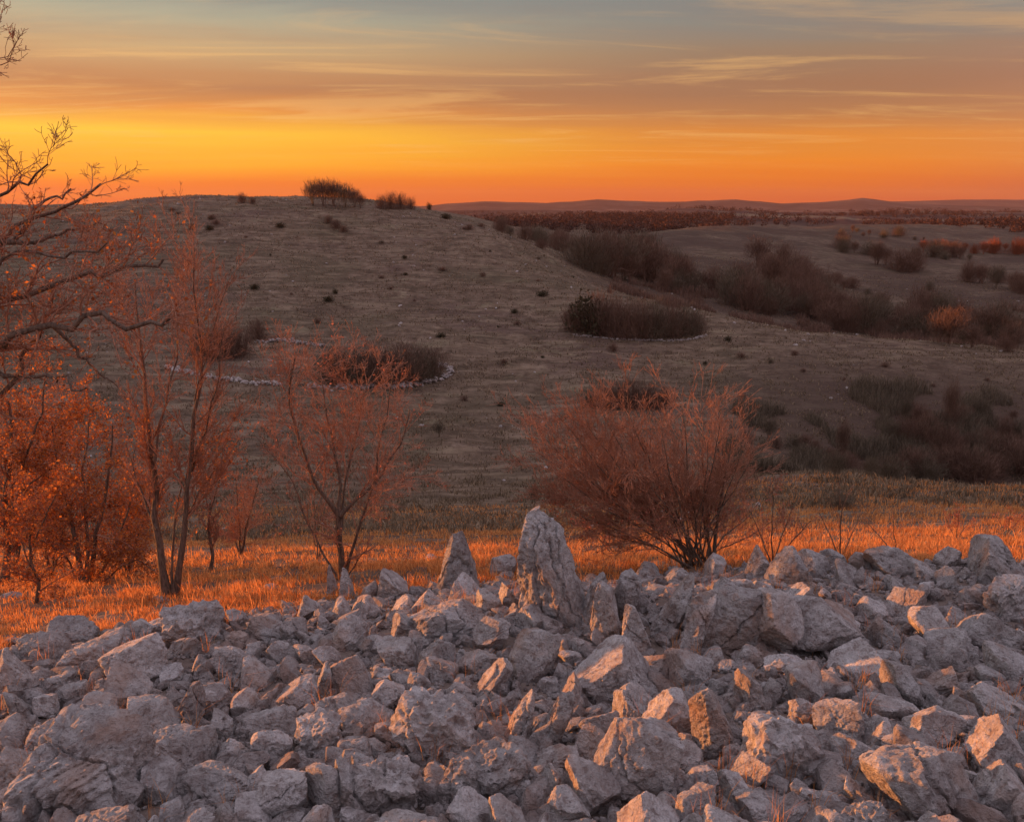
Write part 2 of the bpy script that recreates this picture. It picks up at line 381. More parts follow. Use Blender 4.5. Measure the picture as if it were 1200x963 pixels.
M_grass = leafy_mat('dry_grass', (0.42, 0.16, 0.06), (0.95, 0.47, 0.18), 0.45, 1.2)
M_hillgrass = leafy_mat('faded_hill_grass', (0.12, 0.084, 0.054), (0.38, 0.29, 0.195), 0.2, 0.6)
M_leaf = leafy_mat('dry_oak_leaves', (0.26, 0.07, 0.03), (0.66, 0.26, 0.07), 0.45, 4)
M_redleaf = leafy_mat('withered_red_leaves', (0.30, 0.09, 0.06), (0.58, 0.24, 0.16), 0.45, 4)
M_scrub = leafy_mat('leafless_scrub', (0.13, 0.078, 0.058), (0.28, 0.17, 0.125), 0.1, 0.4)
M_scrub2 = leafy_mat('greyish_scrub', (0.10, 0.078, 0.055), (0.24, 0.19, 0.135), 0.1, 0.4)
M_juniper = leafy_mat('juniper_green', (0.055, 0.046, 0.028), (0.12, 0.10, 0.06), 0.1, 1)
M_farwood_lit = leafy_mat('far_wood_sunlit_tint', (0.22, 0.07, 0.04), (0.42, 0.15, 0.08), 0.25, 0.1)  # lit version of the far wood: low sun's red put into the colour
M_farwood2 = leafy_mat('far_brown_wood', (0.055, 0.032, 0.028), (0.13, 0.07, 0.055), 0.1, 0.02)


def bark_mat(name, c0, c1):
    m, t, out = new_mat(name)
    pos = t.node('ShaderNodeNewGeometry').outputs['Position']
    n = t.noise(t.mapping(pos, (40, 40, 9)), 1.0, 5, 0.7)
    col = t.mix(t.rng(n, 0.3, 0.7), (*c0, 1), (*c1, 1))
    t.l.new(principled(t, col, 0.9, bump(t, n, 0.01, 0.8), 0.15), out.inputs[0]); return m


M_bark = bark_mat('grey_brown_bark', (0.07, 0.05, 0.04), (0.22, 0.16, 0.12))
M_twig = bark_mat('reddish_twigs', (0.24, 0.11, 0.07), (0.50, 0.26, 0.17))

# ------------------------------------------------------------------ ground sheet
ni = 900
Ys = np.concatenate([[-80, -30, -12, -6, -3, -1, 1, 2.2], np.exp(np.linspace(math.log(3.0), math.log(700), 900)), np.exp(np.linspace(math.log(720), math.log(30000), 60))])
ts = np.concatenate([np.linspace(-2.1, -0.72, 120, endpoint=False), np.linspace(-0.72, 0.72, ni - 220, endpoint=False), np.linspace(0.72, 2.1, 101)])
GX = ts[None, :] * np.maximum(Ys, 6.0)[:, None] * np.where(Ys < 0, 1 - Ys / 10, 1)[:, None]; GY = np.repeat(Ys[:, None], len(ts), 1)
GZ = ground(GX, GY)
idx = np.arange(GX.size).reshape(GX.shape)
quads = np.stack([idx[:-1, :-1], idx[:-1, 1:], idx[1:, 1:], idx[1:, :-1]], -1).reshape(-1, 4)
g = mesh('ground', np.stack([GX, GY, GZ], -1).reshape(-1, 3), quads, M_ground, True); tag(g, kind='structure')


# far ridges on the horizon
def ridge(name, pts, Y, thick, mat, base=-45, seed=0, amp=1.2):
    px = np.linspace(pts[0][0], pts[-1][0], 420)
    py = np.interp(px, [p[0] for p in pts], [p[1] for p in pts])
    top = np.array([at(a, b, Y) for a, b in zip(px, py)])
    n = fbm(np.stack([top[:, 0] / (Y * 0.03), top[:, 0] * 0 + seed, top[:, 0] * 0], 1), 5, 0.55)
    top[:, 2] += n * amp * Y / 1000
    rows = []
    for k, (dyy, f) in enumerate([(-1, 0), (-0.62, 0.42), (-0.3, 0.80), (0, 1.0), (0.45, 0.7), (1, 0)]):
        v = top.copy(); v[:, 1] += dyy * thick; v[:, 0] *= v[:, 1] / Y
        wob = fbm(np.stack([top[:, 0] / (Y * 0.02), top[:, 0] * 0 + k * 3.7, top[:, 0] * 0 + seed], 1), 3) * 0.10 * (f > 0) * (f < 1)
        v[:, 2] = base + (top[:, 2] - base) * np.clip(f + wob, 0, 1); rows.append(v)
    V = np.concatenate(rows); n = len(px); idx = np.arange(len(V)).reshape(-1, n)
    q = np.stack([idx[:-1, :-1], idx[:-1, 1:], idx[1:, 1:], idx[1:, :-1]], -1).reshape(-1, 4)
    return tag(mesh(name, V, q, mat, True), kind='structure')


mh, th, oh = new_mat('far_wooded_hill'); pz = th.node('ShaderNodeNewGeometry').outputs['Position']
nn = th.noise(th.mapping(pz, (0.004, 0.004, 0.012)), 1.0, 6, 0.7)
th.l.new(principled(th, th.ramp(nn, [(0.35, (0.05, 0.033, 0.03)), (0.55, (0.09, 0.06, 0.05)), (0.7, (0.16, 0.12, 0.09))]), 1.0, bump(th, nn, 20, 0.6), 0.0), oh.inputs[0])
ridge('hills', [(-2600, 246), (-200, 243), (480, 243), (560, 236), (640, 238), (700, 234), (780, 237), (860, 234), (920, 239), (980, 236), (1015, 232), (1060, 239), (1200, 243), (1400, 243), (3600, 242)], 5200, 1100, mh, -60, 2, 0.8)
ridge('hills', [(-2600, 250), (300, 250), (520, 247), (620, 246), (720, 248), (800, 251), (900, 250), (1000, 252), (1200, 247), (1500, 246), (3600, 246)], 2600, 600, mh, -50, 7, 0.8)
ridge('hills', [(-2600, 243), (700, 243), (880, 240), (960, 237), (1060, 236), (1130, 234), (1180, 234), (1300, 235), (1500, 238), (3600, 241)], 7200, 900, mh, -60, 4, 0.3)

# ------------------------------------------------------------------ haze
HB = (-11000, 11000, -90, 8600, -75, 130)
mz = bpy.data.materials.new('haze_air'); mz.use_nodes = True; tz = NT(mz.node_tree); tz.n.clear()
pv = tz.node('ShaderNodeVolumePrincipled'); pv.inputs['Color'].default_value = (0.66, 0.42, 0.37, 1); pv.inputs['Density'].default_value = 0.00006
pv.inputs['Anisotropy'].default_value = 0.2
tz.l.new(pv.outputs[0], tz.node('ShaderNodeOutputMaterial').inputs[1])
x0, x1, y0, y1, z0, z1 = HB
HV = [(x0, y0, z0), (x1, y0, z0), (x1, y1, z0), (x0, y1, z0), (x0, y0, z1), (x1, y0, z1), (x1, y1, z1), (x0, y1, z1)]
hz = mesh('haze', HV, np.array([(0, 3, 2, 1), (4, 5, 6, 7), (0, 1, 5, 4), (1, 2, 6, 5), (2, 3, 7, 6), (3, 0, 4, 7)]), mz); tag(hz, kind='stuff')


# ------------------------------------------------------------------ rocks
def ico(sub):
    import bmesh
    bm = bmesh.new(); bmesh.ops.create_icosphere(bm, subdivisions=sub, radius=1.0)
    V = np.array([v.co[:] for v in bm.verts]); Fc = np.array([[v.index for v in f.verts] for f in bm.faces]); bm.free()
    return V / np.linalg.norm(V, axis=1)[:, None], Fc


ICO = {k: ico(k) for k in (2, 3, 4, 5, 6)}


def rock_shape(sub, seed, dims=(1, 1, 1), sharp=40, planes=13, rough=0.10, style='angular', cracks=0, extra=None):
    """half-size dims; returns verts. A worn polyhedron with fissures."""
    r = np.random.default_rng(seed); D = ICO[sub][0]
    N = r.normal(size=(planes, 3)); N /= np.linalg.norm(N, axis=1)[:, None]
    N = np.concatenate([N, [[1, 0, 0], [-1, 0, 0], [0, 1, 0], [0, -1, 0], [0, 0, 1], [0, 0, -1]]])
    N[-6:] += r.normal(size=(6, 3)) * (0.34 if style == 'angular' else 0.2); N /= np.linalg.norm(N, axis=1)[:, None]
    h = r.uniform(0.60, 0.98, len(N)); h[-6:] = r.uniform(0.72, 1.0, 6)
    if style == 'round': h[:-6] = r.uniform(0.82, 1.1, planes); sharp = 9
    if extra is not None:
        E = np.array(extra, dtype=float); n = E[:, :3] / np.linalg.norm(E[:, :3], axis=1)[:, None]
        N = np.concatenate([N, n]); h = np.concatenate([h, E[:, 3]])
    if style != 'round' and sub >= 3:       # broken secondary faces
        m_ = 46 if sub > 4 else 26; N2 = r.normal(size=(m_, 3)); N2 /= np.linalg.norm(N2, axis=1)[:, None]
        N = np.concatenate([N, N2]); h = np.concatenate([h, r.uniform(0.98, 1.22, m_)])
    q = np.maximum(D @ N.T, 1e-3) / h            # 1/r per plane
    rad = 1.0 / (np.sum(q ** sharp, axis=1) ** (1.0 / sharp))
    V = D * rad[:, None] * np.array(dims)
    L = float(np.mean(dims)); Q = V / L + r.uniform(-50, 50, 3)
    nrm = D / np.array(dims); nrm /= np.linalg.norm(nrm, axis=1)[:, None]
    if sub >= 3:
        a = fbm(Q * 1.1, 3, 0.5); b = fbm(Q * 3.1, 4 if sub > 3 else 2, 0.55, True)
        # bedding: steps along one tilted direction
        bd = r.normal(size=3); bd /= np.linalg.norm(bd); s = (Q @ bd) * r.uniform(3.5, 7) + fbm(Q * 1.2, 2) * 1.1
        step = (np.abs((s % 1.0) - 0.5) * 2); step = np.clip(step * 1.6, 0, 1) ** 0.6
        disp = rough * (0.85 * a + 0.75 * (b - 0.5)) + rough * 0.70 * (step - 0.7)
        if style == 'wrinkled':
            bb = fbm(Q * np.array([2.6, 2.6, 1.2]), 3, 0.5, True); disp += rough * 1.5 * (bb - 0.55)
        if sub >= 5: disp += rough * 0.20 * fbm(Q * 11, 3, 0.6)
        for k in range(cracks):
            cd = r.normal(size=3); cd[2] *= 0.4; cd /= np.linalg.norm(cd); off = r.uniform(-0.4, 0.4)
            dd = np.abs((V / L) @ cd - off + 0.16 * fbm(Q * 1.6 + k * 9, 3))
            disp -= 0.13 * np.exp(-(dd / 0.028) ** 2)
    else:
        disp = rough * fbm(Q * 1.6, 2)
    return V + nrm * disp[:, None] * L


def add_rock(name, V, sub, loc, rot=(0, 0, 0), mat=None, smooth=True):
    o = mesh(name, V, ICO[sub][1], mat or M_rock, smooth, loc=loc); o.rotation_euler = rot
    me = o.data
    try: me.set_sharp_from_angle(angle=R(27))
    except Exception: pass
    return o


def project_edge(px):      # where the stones end, image row along the picture
    return np.interp(px, [-600, -200, 0, 60, 120, 200, 260, 330, 400, 480, 560, 640, 700, 780, 850, 950, 1050, 1150, 1250, 1800],
                     [765, 765, 764, 748, 745, 728, 726, 716, 702, 692, 680, 680, 682, 674, 668, 662, 660, 662, 660, 660])


# edge of the stone field in ground terms: Y limit by t
epx = np.linspace(-500, 1700, 45); eh = [hit(a, project_edge(a)) for a in epx]
E_T = np.array([h[0] / max(h[1], 6) for h in eh]); E_Y = np.array([h[1] for h in eh])
o_ = np.argsort(E_T); E_T = E_T[o_]; E_Y = E_Y[o_]


def pile_limit(X, Y): return np.interp(X / np.maximum(Y, 6.0), E_T, E_Y)


# measured stones: centre column, centre row, width, height, style, tilt (deg, clockwise), extra
A, W_, B_ = 'angular', 'wrinkled', 'round'
HERO = [
 (654, 672, 94, 142, 'stand', 0, 'tall standing limestone slab with a notched top, highest rock on the pile', 'standing_stone'),
 (227, 733, 58, 52, W_, 0, 'rounded wrinkled grey boulder at the grass edge in front of the twin trunk tree', 'boulder'),
 (85, 744, 46, 34, B_, 0, 'smooth rounded grey boulder at the grass edge, left of the wrinkled one', 'boulder'),
 (46, 760, 44, 30, B_, 0, 'low rounded grey rock at the grass edge near the left side of the picture', 'rock'),
 (163, 741, 40, 28, A, 10, 'dark brownish angular rock at the grass edge between two rounded boulders', 'rock'),
 (163, 780, 66, 54, A, -8, 'pale blocky boulder in the left part of the pile with a pinkish left face', 'boulder'),
 (103, 768, 58, 34, B_, 0, None, 'rock'), (12, 796, 50, 62, A, 0, 'large pale block cut by the left side of the picture', 'boulder'), (18, 832, 44, 34, A, 0, None, 'rock'),
 (145, 808, 56, 46, A, 6, 'wedge shaped grey boulder with a flat sloping top, left part of the pile', 'boulder'), (118, 840, 54, 38, A, 0, None, 'rock'), (170, 847, 72, 44, A, 14, None, 'rock'),
 (222, 826, 34, 56, A, 8, 'upright triangular grey rock in the left part of the pile', 'rock'), (257, 820, 38, 36, A, -10, None, 'rock'), (283, 830, 34, 34, A, 0, None, 'rock'),
 (260, 850, 32, 32, A, 0, None, 'rock'), (313, 850, 60, 28, A, 10, None, 'rock'), (315, 878, 46, 38, A, 4, 'squat dark block overhanging a small black hollow', 'rock'),
 (200, 884, 90, 48, A, 14, 'long flat pale slab in the lower left of the pile', 'flat_rock'), (265, 884, 54, 32, A, 8, None, 'rock'), (95, 908, 120, 94, B_, 0, 'largest pale rounded boulder of the lower left corner', 'boulder'),
 (52, 872, 48, 38, B_, 0, None, 'rock'), (33, 952, 44, 36, A, 0, None, 'rock'), (22, 905, 44, 48, A, 0, None, 'rock'), (252, 921, 84, 34, 'slab', 4, 'flat slab with a rosy sunlit upper edge near the bottom left', 'flat_rock'),
 (185, 920, 52, 42, A, 0, None, 'rock'), (335, 937, 62, 54, A, -14, None, 'rock'), (293, 954, 52, 34, A, 0, None, 'rock'), (386, 928, 44, 62, A, -8, 'leaning rock with one narrow sunlit left face near the bottom edge', 'rock'),
 (307, 737, 50, 32, A, 12, None, 'rock'), (263, 780, 42, 38, A, 20, None, 'rock'), (290, 794, 52, 32, A, 24, None, 'rock'), (345, 812, 46, 36, A, 14, None, 'rock'), (360, 716, 34, 30, A, 0, None, 'rock'),
 (389, 681, 17, 40, 'fang', 0, 'left one of two slim upright stones in front of the forked tree', 'rock'), (406, 686, 19, 40, 'fang', 0, 'right one of two slim upright stones in front of the forked tree', 'rock'),
 (457, 687, 40, 34, A, 0, 'pyramid shaped grey rock on the pile edge right of the forked tree', 'rock'), (534, 664, 54, 80, 'fang', 4, 'leaning pointed stone on the pile edge, left of the tall standing slab', 'standing_stone'), (540, 690, 46, 30, A, 0, None, 'rock'),
 (589, 666, 30, 26, A, 0, None, 'rock'), (522, 733, 84, 46, 'block', 4, 'long smooth rectangular block lying across the middle of the pile', 'flat_rock'), (472, 738, 36, 40, A, 0, None, 'rock'), (470, 767, 46, 38, A, -24, None, 'rock'),
 (508, 773, 44, 38, A, 20, None, 'rock'), (575, 746, 42, 36, A, 0, None, 'rock'), (622, 730, 34, 32, A, 0, None, 'rock'), (622, 771, 50, 62, A, 10, 'tall grey rock with a glowing left edge just below the standing slab', 'rock'),
 (550, 777, 40, 34, A, 30, None, 'rock'), (582, 794, 44, 42, A, 0, None, 'rock'),
 (706, 720, 44, 74, 'fang', 3, 'smooth upright grey rock leaning against the right foot of the standing slab', 'rock'), (745, 742, 40, 66, 'fang', -4, 'pointed upright rock, second one right of the standing slab', 'rock'),
 (753, 671, 42, 26, A, 12, None, 'rock'), (765, 708, 34, 86, 'slabup', 24, 'tilted thin slab leaning left in the middle of the pile', 'flat_rock'), (795, 728, 32, 80, 'slabup', 22, 'second tilted thin slab leaning on the first', 'flat_rock'),
 (850, 728, 84, 78, 'block', 6, 'broad massive grey block with a horizontal crack right of the tilted slabs', 'boulder'), (895, 736, 54, 84, A, 20, 'steep grey block attached to the right of the cracked massive block', 'boulder'),
 (855, 692, 48, 30, B_, 0, None, 'rock'), (836, 664, 28, 26, A, 0, 'small pointed rock in front of the red shrub', 'rock'), (886, 660, 36, 40, A, 6, 'sharp rock with a bright orange left face on the right skyline of the pile', 'rock'),
 (805, 698, 16, 28, 'fang', 0, 'small upright splinter with an orange sunlit face above the tilted slabs', 'rock'), (710, 790, 104, 64, A, 16, 'large sloping boulder with a spiky glowing left end in the middle of the pile', 'boulder'),
 (633, 846, 34, 84, 'slabup', 20, 'long pale prism leaning to the right in the lower middle', 'flat_rock'), (597, 842, 34, 78, 'slabup', 18, 'ribbed prism with an orange sunlit left side in the lower middle', 'flat_rock'),
 (735, 832, 54, 44, A, 8, 'grey rock with a small bright orange patch at its left tip', 'rock'), (785, 842, 64, 56, A, 10, None, 'boulder'), (838, 852, 62, 94, 'fin', -4, 'tall triangular fin with a bright orange cut left face', 'rock'),
 (877, 812, 38, 54, A, 0, 'upright rock with a small square orange lit face, right of the triangular fin', 'rock'), (750, 896, 96, 96, 'block', 0, 'big flat faced boulder split by dark cracks in the lower middle', 'boulder'), (690, 925, 68, 58, A, 0, 'plump pentagonal grey boulder near the bottom edge', 'boulder'),
 (638, 922, 38, 44, A, 20, None, 'rock'), (667, 952, 48, 44, A, -10, None, 'rock'), (857, 926, 38, 46, A, 0, None, 'rock'), (880, 908, 42, 38, A, 0, None, 'rock'), (885, 952, 50, 34, A, 0, None, 'rock'), (820, 952, 56, 42, A, -10, None, 'rock'),
 (945, 806, 48, 48, A, 0, None, 'rock'), (1053, 803, 50, 52, A, 0, 'brown pentagonal rock standing alone in the right part of the pile', 'rock'), (1190, 785, 44, 36, B_, 0, 'rounded grey rock cut by the right side of the picture', 'rock'),
 (985, 846, 52, 50, A, -8, 'rough rock with a glowing orange jagged left half', 'rock'), (1028, 857, 56, 34, A, 10, None, 'rock'), (1085, 858, 64, 50, A, 12, 'ridged rock with a glowing crest left of the large wedge', 'rock'), (1160, 874, 66, 60, A, 8, 'large wedge with a square of orange light on its left face', 'boulder'),
 (1168, 823, 70, 38, A, -16, 'sloping rock with a sunlit top at the right side of the picture', 'rock'), (1075, 922, 118, 80, 'block', 2, 'largest block of the lower right with an orange left end', 'boulder'), (1176, 926, 70, 52, A, 4, 'low dark slab in the lower right corner', 'flat_rock'),
 (925, 949, 52, 36, A, 0, 'blocky rock with a rosy top at the bottom edge, left of the largest block', 'rock'), (1000, 880, 48, 30, A, 0, None, 'rock'), (1040, 830, 48, 26, B_, 0, None, 'rock'), (918, 880, 80, 80, W_, 0, 'large wrinkled grey boulder in the lower right half', 'boulder'), (1098, 797, 46, 36, A, 20, None, 'rock'),
 (1160, 658, 78, 54, A, 0, 'big humped boulder with glowing orange faces on the right skyline', 'boulder'), (1110, 655, 28, 26, A, 0, 'small rounded rock with an orange left face beside the humped boulder', 'rock'), (1043, 658, 52, 34, A, 0, 'low peaked rock on the skyline between the shrub and the humped boulder', 'rock'),
 (914, 668, 44, 50, A, 18, 'pale rock with a glowing left strip on the right skyline', 'rock'), (948, 664, 40, 30, A, 12, None, 'rock'), (992, 674, 34, 34, A, 0, None, 'rock'), (1047, 684, 36, 20, A, 0, None, 'rock'), (1066, 706, 46, 34, A, 0, 'rough orange lit lump in the middle of the right rubble', 'rock'),
 (1020, 718, 36, 26, A, 0, None, 'rock'), (1090, 736, 44, 44, A, -10, 'rock with a large triangular orange face in the right part of the pile', 'rock'), (1112, 760, 56, 36, A, 0, None, 'rock'), (1187, 704, 46, 50, W_, 0, 'knobbly rock glowing orange on the right side of the picture', 'rock'), (1158, 747, 64, 44, A, 10, None, 'rock'),
 (950, 738, 90, 62, A, 22, 'long inclined slab sloping down to the right of the cracked block', 'flat_rock'), (1008, 778, 76, 36, A, 16, None, 'rock'), (1074, 759, 24, 20, A, 0, None, 'rock'), (1132, 700, 22, 24, 'fang', 0, None, 'rock'), (1106, 677, 26, 24, A, 0, None, 'rock'),
 (686, 706, 40, 70, 'slabup', 14, 'tall narrow slab pressed against the right side of the standing slab', 'flat_rock'), (724, 700, 34, 60, 'slabup', 18, 'narrow tilted slab between the standing slab and the two tilted slabs', 'flat_rock'), (820, 708, 34, 66, 'slabup', 24, 'tilted slab touching the left end of the cracked massive block', 'flat_rock'),
 (510, 856, 88, 70, W_, 4, 'big wrinkled grey boulder in the lower middle left of the ribbed prism', 'boulder'), (400, 834, 44, 38, A, -20, None, 'rock'), (432, 846, 46, 32, B_, 0, None, 'rock'), (370, 864, 50, 46, W_, 0, None, 'rock'), (457, 926, 66, 64, W_, -6, 'knobbly peaked boulder at the bottom edge left of the middle', 'boulder'),
 (404, 926, 34, 62, A, 4, None, 'rock'), (570, 906, 66, 64, W_, 10, 'folded grey boulder at the bottom edge in the middle', 'boulder'), (537, 916, 42, 54, W_, 0, None, 'rock'), (578, 797, 40, 34, A, 0, None, 'rock'), (455, 817, 36, 34, A, 0, None, 'rock'), (412, 794, 46, 42, A, 0, None, 'rock'),
 (490, 806, 30, 34, A, 0, 'small rock with an orange left cheek in the middle left', 'rock'), (516, 787, 42, 28, A, 0, None, 'rock'), (374, 797, 22, 44, 'slabup', 16, None, 'rock'), (545, 950, 60, 36, A, 0, None, 'rock'), (215, 760, 36, 26, A, 0, None, 'rock'), (345, 740, 34, 26, A, 10, None, 'rock'),
 (428, 712, 34, 26, A, 0, None, 'rock'), (398, 716, 28, 28, A, 0, None, 'rock'), (500, 706, 36, 24, A, 0, None, 'rock'), (570, 706, 34, 26, A, 0, None, 'rock'), (595, 700, 26, 30, A, 0, None, 'rock'), (1010, 660, 30, 24, A, 0, None, 'rock'), (975, 655, 34, 22, A, 0, None, 'rock'),
 (700, 850, 40, 30, B_, 0, None, 'rock'), (664, 815, 40, 42, A, 20, None, 'rock'), (690, 875, 44, 46, A, 0, None, 'rock'), (965, 905, 40, 40, A, 0, None, 'rock'), (1000, 925, 36, 32, A, 0, None, 'rock'),
]
rocks = []     # dicts: obj, px, py, w, label or None, name


def lay_rock(i, cx, cy, wp, hp, style, tilt, label, name, seed):
    big_ = wp * hp
    by = cy + hp * 0.36
    b = hit(cx, by); s = 1.0 / depth_px(b)                 # metres per pixel there
    hw = wp * s * 0.5; hh = hp * s * 0.5 * 1.12
    sub = 6 if big_ > 6500 else 5 if big_ > 1300 else 4
    ex = None; st = style; rough = 0.10; planes = 12; cr = 0; hd = 0.75 * (hw + hh) * 0.5 + 0.25 * hw
    r = np.random.default_rng(seed)
    if style == 'stand':
        V = rock_shape(6, seed, (1, 1, 1), 70, 2, 0.045, 'angular', 3, extra=[(.1, -.9, .35, .80), (-.6, -.8, .1, .78), (.7, -.7, .2, .80), (.35, 0, 1, .82), (-.2, -.5, .9, .84)])
        V /= np.abs(V).max(axis=0); bins = np.linspace(-1, 1, 25); bi = np.clip(np.digitize(V[:, 2], bins) - 1, 0, 23)
        for ax in (0, 1):
            mx_ = np.array([np.abs(V[bi == q_, ax]).max() if np.any(bi == q_) else 1 for q_ in range(24)]); mx_ = np.interp(V[:, 2], (bins[:-1] + bins[1:]) / 2, mx_); V[:, ax] /= np.maximum(mx_, .30) ** (.92 if ax == 0 else .5)
        zz_ = (V[:, 2] + 1) / 2          # 0 foot .. 1 top
        lft = np.interp(zz_, [0, .10, .35, .80, .92, 1], [-.80, -.86, -1, -.98, -.86, -.55]); rgt = np.interp(zz_, [0, .25, .5, .75, .93, 1], [1.35, 1.10, .70, .34, .12, .0])
        V = np.stack([hw * (lft + (rgt - lft) * (V[:, 0] + 1) / 2), hw * .85 * V[:, 1] * (1.15 - .45 * zz_), hh * 1.16 * V[:, 2]], 1)
        V += fbm(V * 5.0 + 3, 4, .55)[:, None] * .035 * np.array([1, .6, .3]); V += (fbm(V * np.array([14, 14, 4]), 3, .5, True)[:, None] - .4) * .018 * np.array([-.4, -1, 0]); sub = 6
    elif style == 'fang':
        sub = max(sub, 5); V = rock_shape(sub, seed, (hw, hw * 0.8, hh * 1.15), 60, 3, 0.05, 'angular', 1, extra=[(0.75, 0, 0.55, 0.62), (-0.9, 0.1, 0.3, 0.70), (0, -0.9, 0.35, 0.7)])
    elif style == 'slabup':
        sub = 5; V = rock_shape(sub, seed, (hw * 0.78, hw * 1.3, hh * 1.22), 60, 3, 0.06, 'angular', 2)
    elif style == 'slab':
        sub = 5; V = rock_shape(sub, seed, (hw, hw * 0.8, hh), 26, 8, 0.08, 'angular', 1)
    elif style == 'block':
        sub = 6; V = rock_shape(sub, seed, (hw * 1.08, hw * 0.8, hh * 1.05), 60, 4, 0.055, 'angular', 2 if wp > 80 else 1)
    elif style == 'fin':
        sub = 6; V = rock_shape(sub, seed, (hw, hw * 0.7, hh * 1.05), 34, 3, 0.06, 'angular', 0, extra=[(0.86, -0.1, 0.6, 0.42), (-0.95, -0.42, -0.05, 0.50), (0.1, -1, 0.25, 0.66)])
    else:
        ex = []
        if style == A:
            c_ = r.random(); b_ = r.uniform(-.4, .4); e1 = r.uniform(.30, .62)
            if c_ < .40: ex = [(-.9, b_, r.uniform(.1, .6), e1), (.8, -b_, r.uniform(.3, 1.0), r.uniform(.4, .7))]            # peaked
            elif c_ < .70: ex = [(r.uniform(-.9, .9), -.9, r.uniform(.3, 1.2), e1), (r.uniform(-.5, .5), .2, 1, r.uniform(.5, .8))]   # slanting slab face
            else: ex = [(-.95, -.35, .05, .55), (.3, -.2, 1, .62)]                                                            # blocky, cut left face
        V = rock_shape(sub, seed, (hw * 1.28, hd, hh * 1.30), r.uniform(50, 90), int(r.integers(3, 7)), 0.060 if style == A else 0.09, style, int(r.random() < 0.3) + (wp > 90), extra=ex or None)
        if style == A:
            V[:, 0] += V[:, 2] * r.uniform(-.45, .45); V[:, 0] *= hw * 1.12 / max(np.abs(V[:, 0]).max(), 1e-4); V[:, 2] *= hh * 1.22 / max(np.abs(V[:, 2]).max(), 1e-4)
    lo, hi = V[:, 2].min(), V[:, 2].max()
    V[:, 2] -= lo * 0.72                                    # sunk a little into its neighbours
    top = at(cx, cy - hp * 0.5, b[1])
    zt = V[:, 2].max(); want = top[2] - b[2]
    dz_ = want - zt
    off = min(max(dz_, -0.30 * (hi - lo)), 0.30 * (hi - lo))
    o = add_rock(name, V, sub, (b[0], b[1] + 0.15 * hw, b[2] + off), (0, R(tilt), 0 if style in ('stand', 'fin', 'block', 'slabup', 'flat_rock') else r.uniform(-0.3, 0.3)))
    rocks.append(dict(o=o, px=cx, py=cy, w=wp, h=hp, label=label, name=name, X=b[0], Y=b[1], r=hw, style=st))


for i, hrock in enumerate(HERO): lay_rock(i, *hrock, seed=100 + i * 7)

# further single rocks filling the pile
hx = np.array([q['px'] for q in rocks], float); hy = np.array([q['py'] for q in rocks], float); hw_ = np.array([(q['w'] + q['h']) / 4 for q in rocks], float)
n_fill = 299 - len(rocks); r = np.random.default_rng(77); tries = 0; made = 0
size = 22.0
while made < n_fill and tries < 60000:
    tries += 1
    if tries % 1200 == 0: size *= 0.95
    a = r.uniform(-20, 1220); ed = project_edge(a); b = ed + (985 - ed) * r.random() ** 0.85
    sz = size * r.uniform(0.5, 1.35) * (0.75 + 0.5 * (b - 650) / 320)
    if np.any(np.hypot((hx - a), (hy - b)) < (hw_ + sz) * 0.80): continue
    wp = sz * 2 * r.uniform(0.85, 1.25); hp = sz * 2 * r.uniform(0.6, 1.0)
    lay_rock(1, a, b, wp, hp, [A, A, A, B_, W_][int(r.integers(5))], r.uniform(-25, 25), None, 'rock', 5000 + made)
    hx = np.append(hx, a); hy = np.append(hy, b); hw_ = np.append(hw_, sz); made += 1


# labels that single each out: nearest named stone + direction, made unique
def compass(dx_, dy_):
    a = math.degrees(math.atan2(-dy_, dx_)) % 360
    return ['right of', 'above and right of', 'above', 'above and left of', 'left of', 'below and left of', 'below', 'below and right of'][int(((a + 22.5) % 360) // 45)]


SHORT = {}
for q in rocks:
    if q['label']: SHORT[id(q)] = q['label']
marks = [
 ('the tall standing slab', 652, 672), ('the wrinkled boulder at the grass edge', 227, 733), ('the pale blocky boulder on the left', 163, 780), ('the upright triangular rock', 222, 826), ('the long flat pale slab', 200, 884),
 ('the largest rounded boulder', 95, 908), ('the slab with the rosy edge', 252, 921), ('the twin slim stones', 398, 686), ('the leaning pointed stone', 535, 662), ('the long rectangular block', 522, 733), ('the two tilted slabs', 780, 716),
 ('the cracked massive block', 850, 728), ('the glowing skyline rock', 886, 660), ('the leaning pale prism', 633, 846), ('the big wrinkled boulder in the middle', 510, 856), ('the triangular orange fin', 838, 852), ('the boulder split by cracks', 750, 896),
 ('the pentagonal boulder', 690, 925), ('the brown pentagonal rock', 1053, 803), ('the large orange wedge', 1160, 874), ('the largest lower right block', 1075, 922), ('the wrinkled lower right boulder', 918, 880), ('the humped skyline boulder', 1160, 658),
 ('the triangular orange face', 1090, 736), ('the long inclined slab', 950, 738), ('the sloping boulder in the middle', 710, 790), ('the squat block over a hollow', 315, 878), ('the knobbly peaked boulder', 457, 926), ('the folded boulder', 570, 906),
 ('the wedge boulder on the left', 145, 808), ('the jagged orange rock', 985, 846), ('the low peaked skyline rock', 1043, 658)]
used = set(q['label'] for q in rocks if q['label'])


def relabel(px, py, adj, noun, landmarks, used, reach):
    order = sorted(landmarks, key=lambda m: math.hypot(m[1] - px, m[2] - py))
    for m in order[:7]:
        d = math.hypot(m[1] - px, m[2] - py)
        word = 'just ' if d < reach else 'a short way ' if d < reach * 1.8 else 'some way ' if d < reach * 3 else 'far '
        s = f'{adj} {noun} {word}{compass(px - m[1], py - m[2])} {m[0]}'
        if s not in used and len(s.split()) <= 16: used.add(s); return s
    for q in ('plain', 'dull', 'rough', 'worn', 'weathered', 'stubby'):
        s2 = f'{q} ' + s
        if s2 not in used: used.add(s2); return s2
    return s


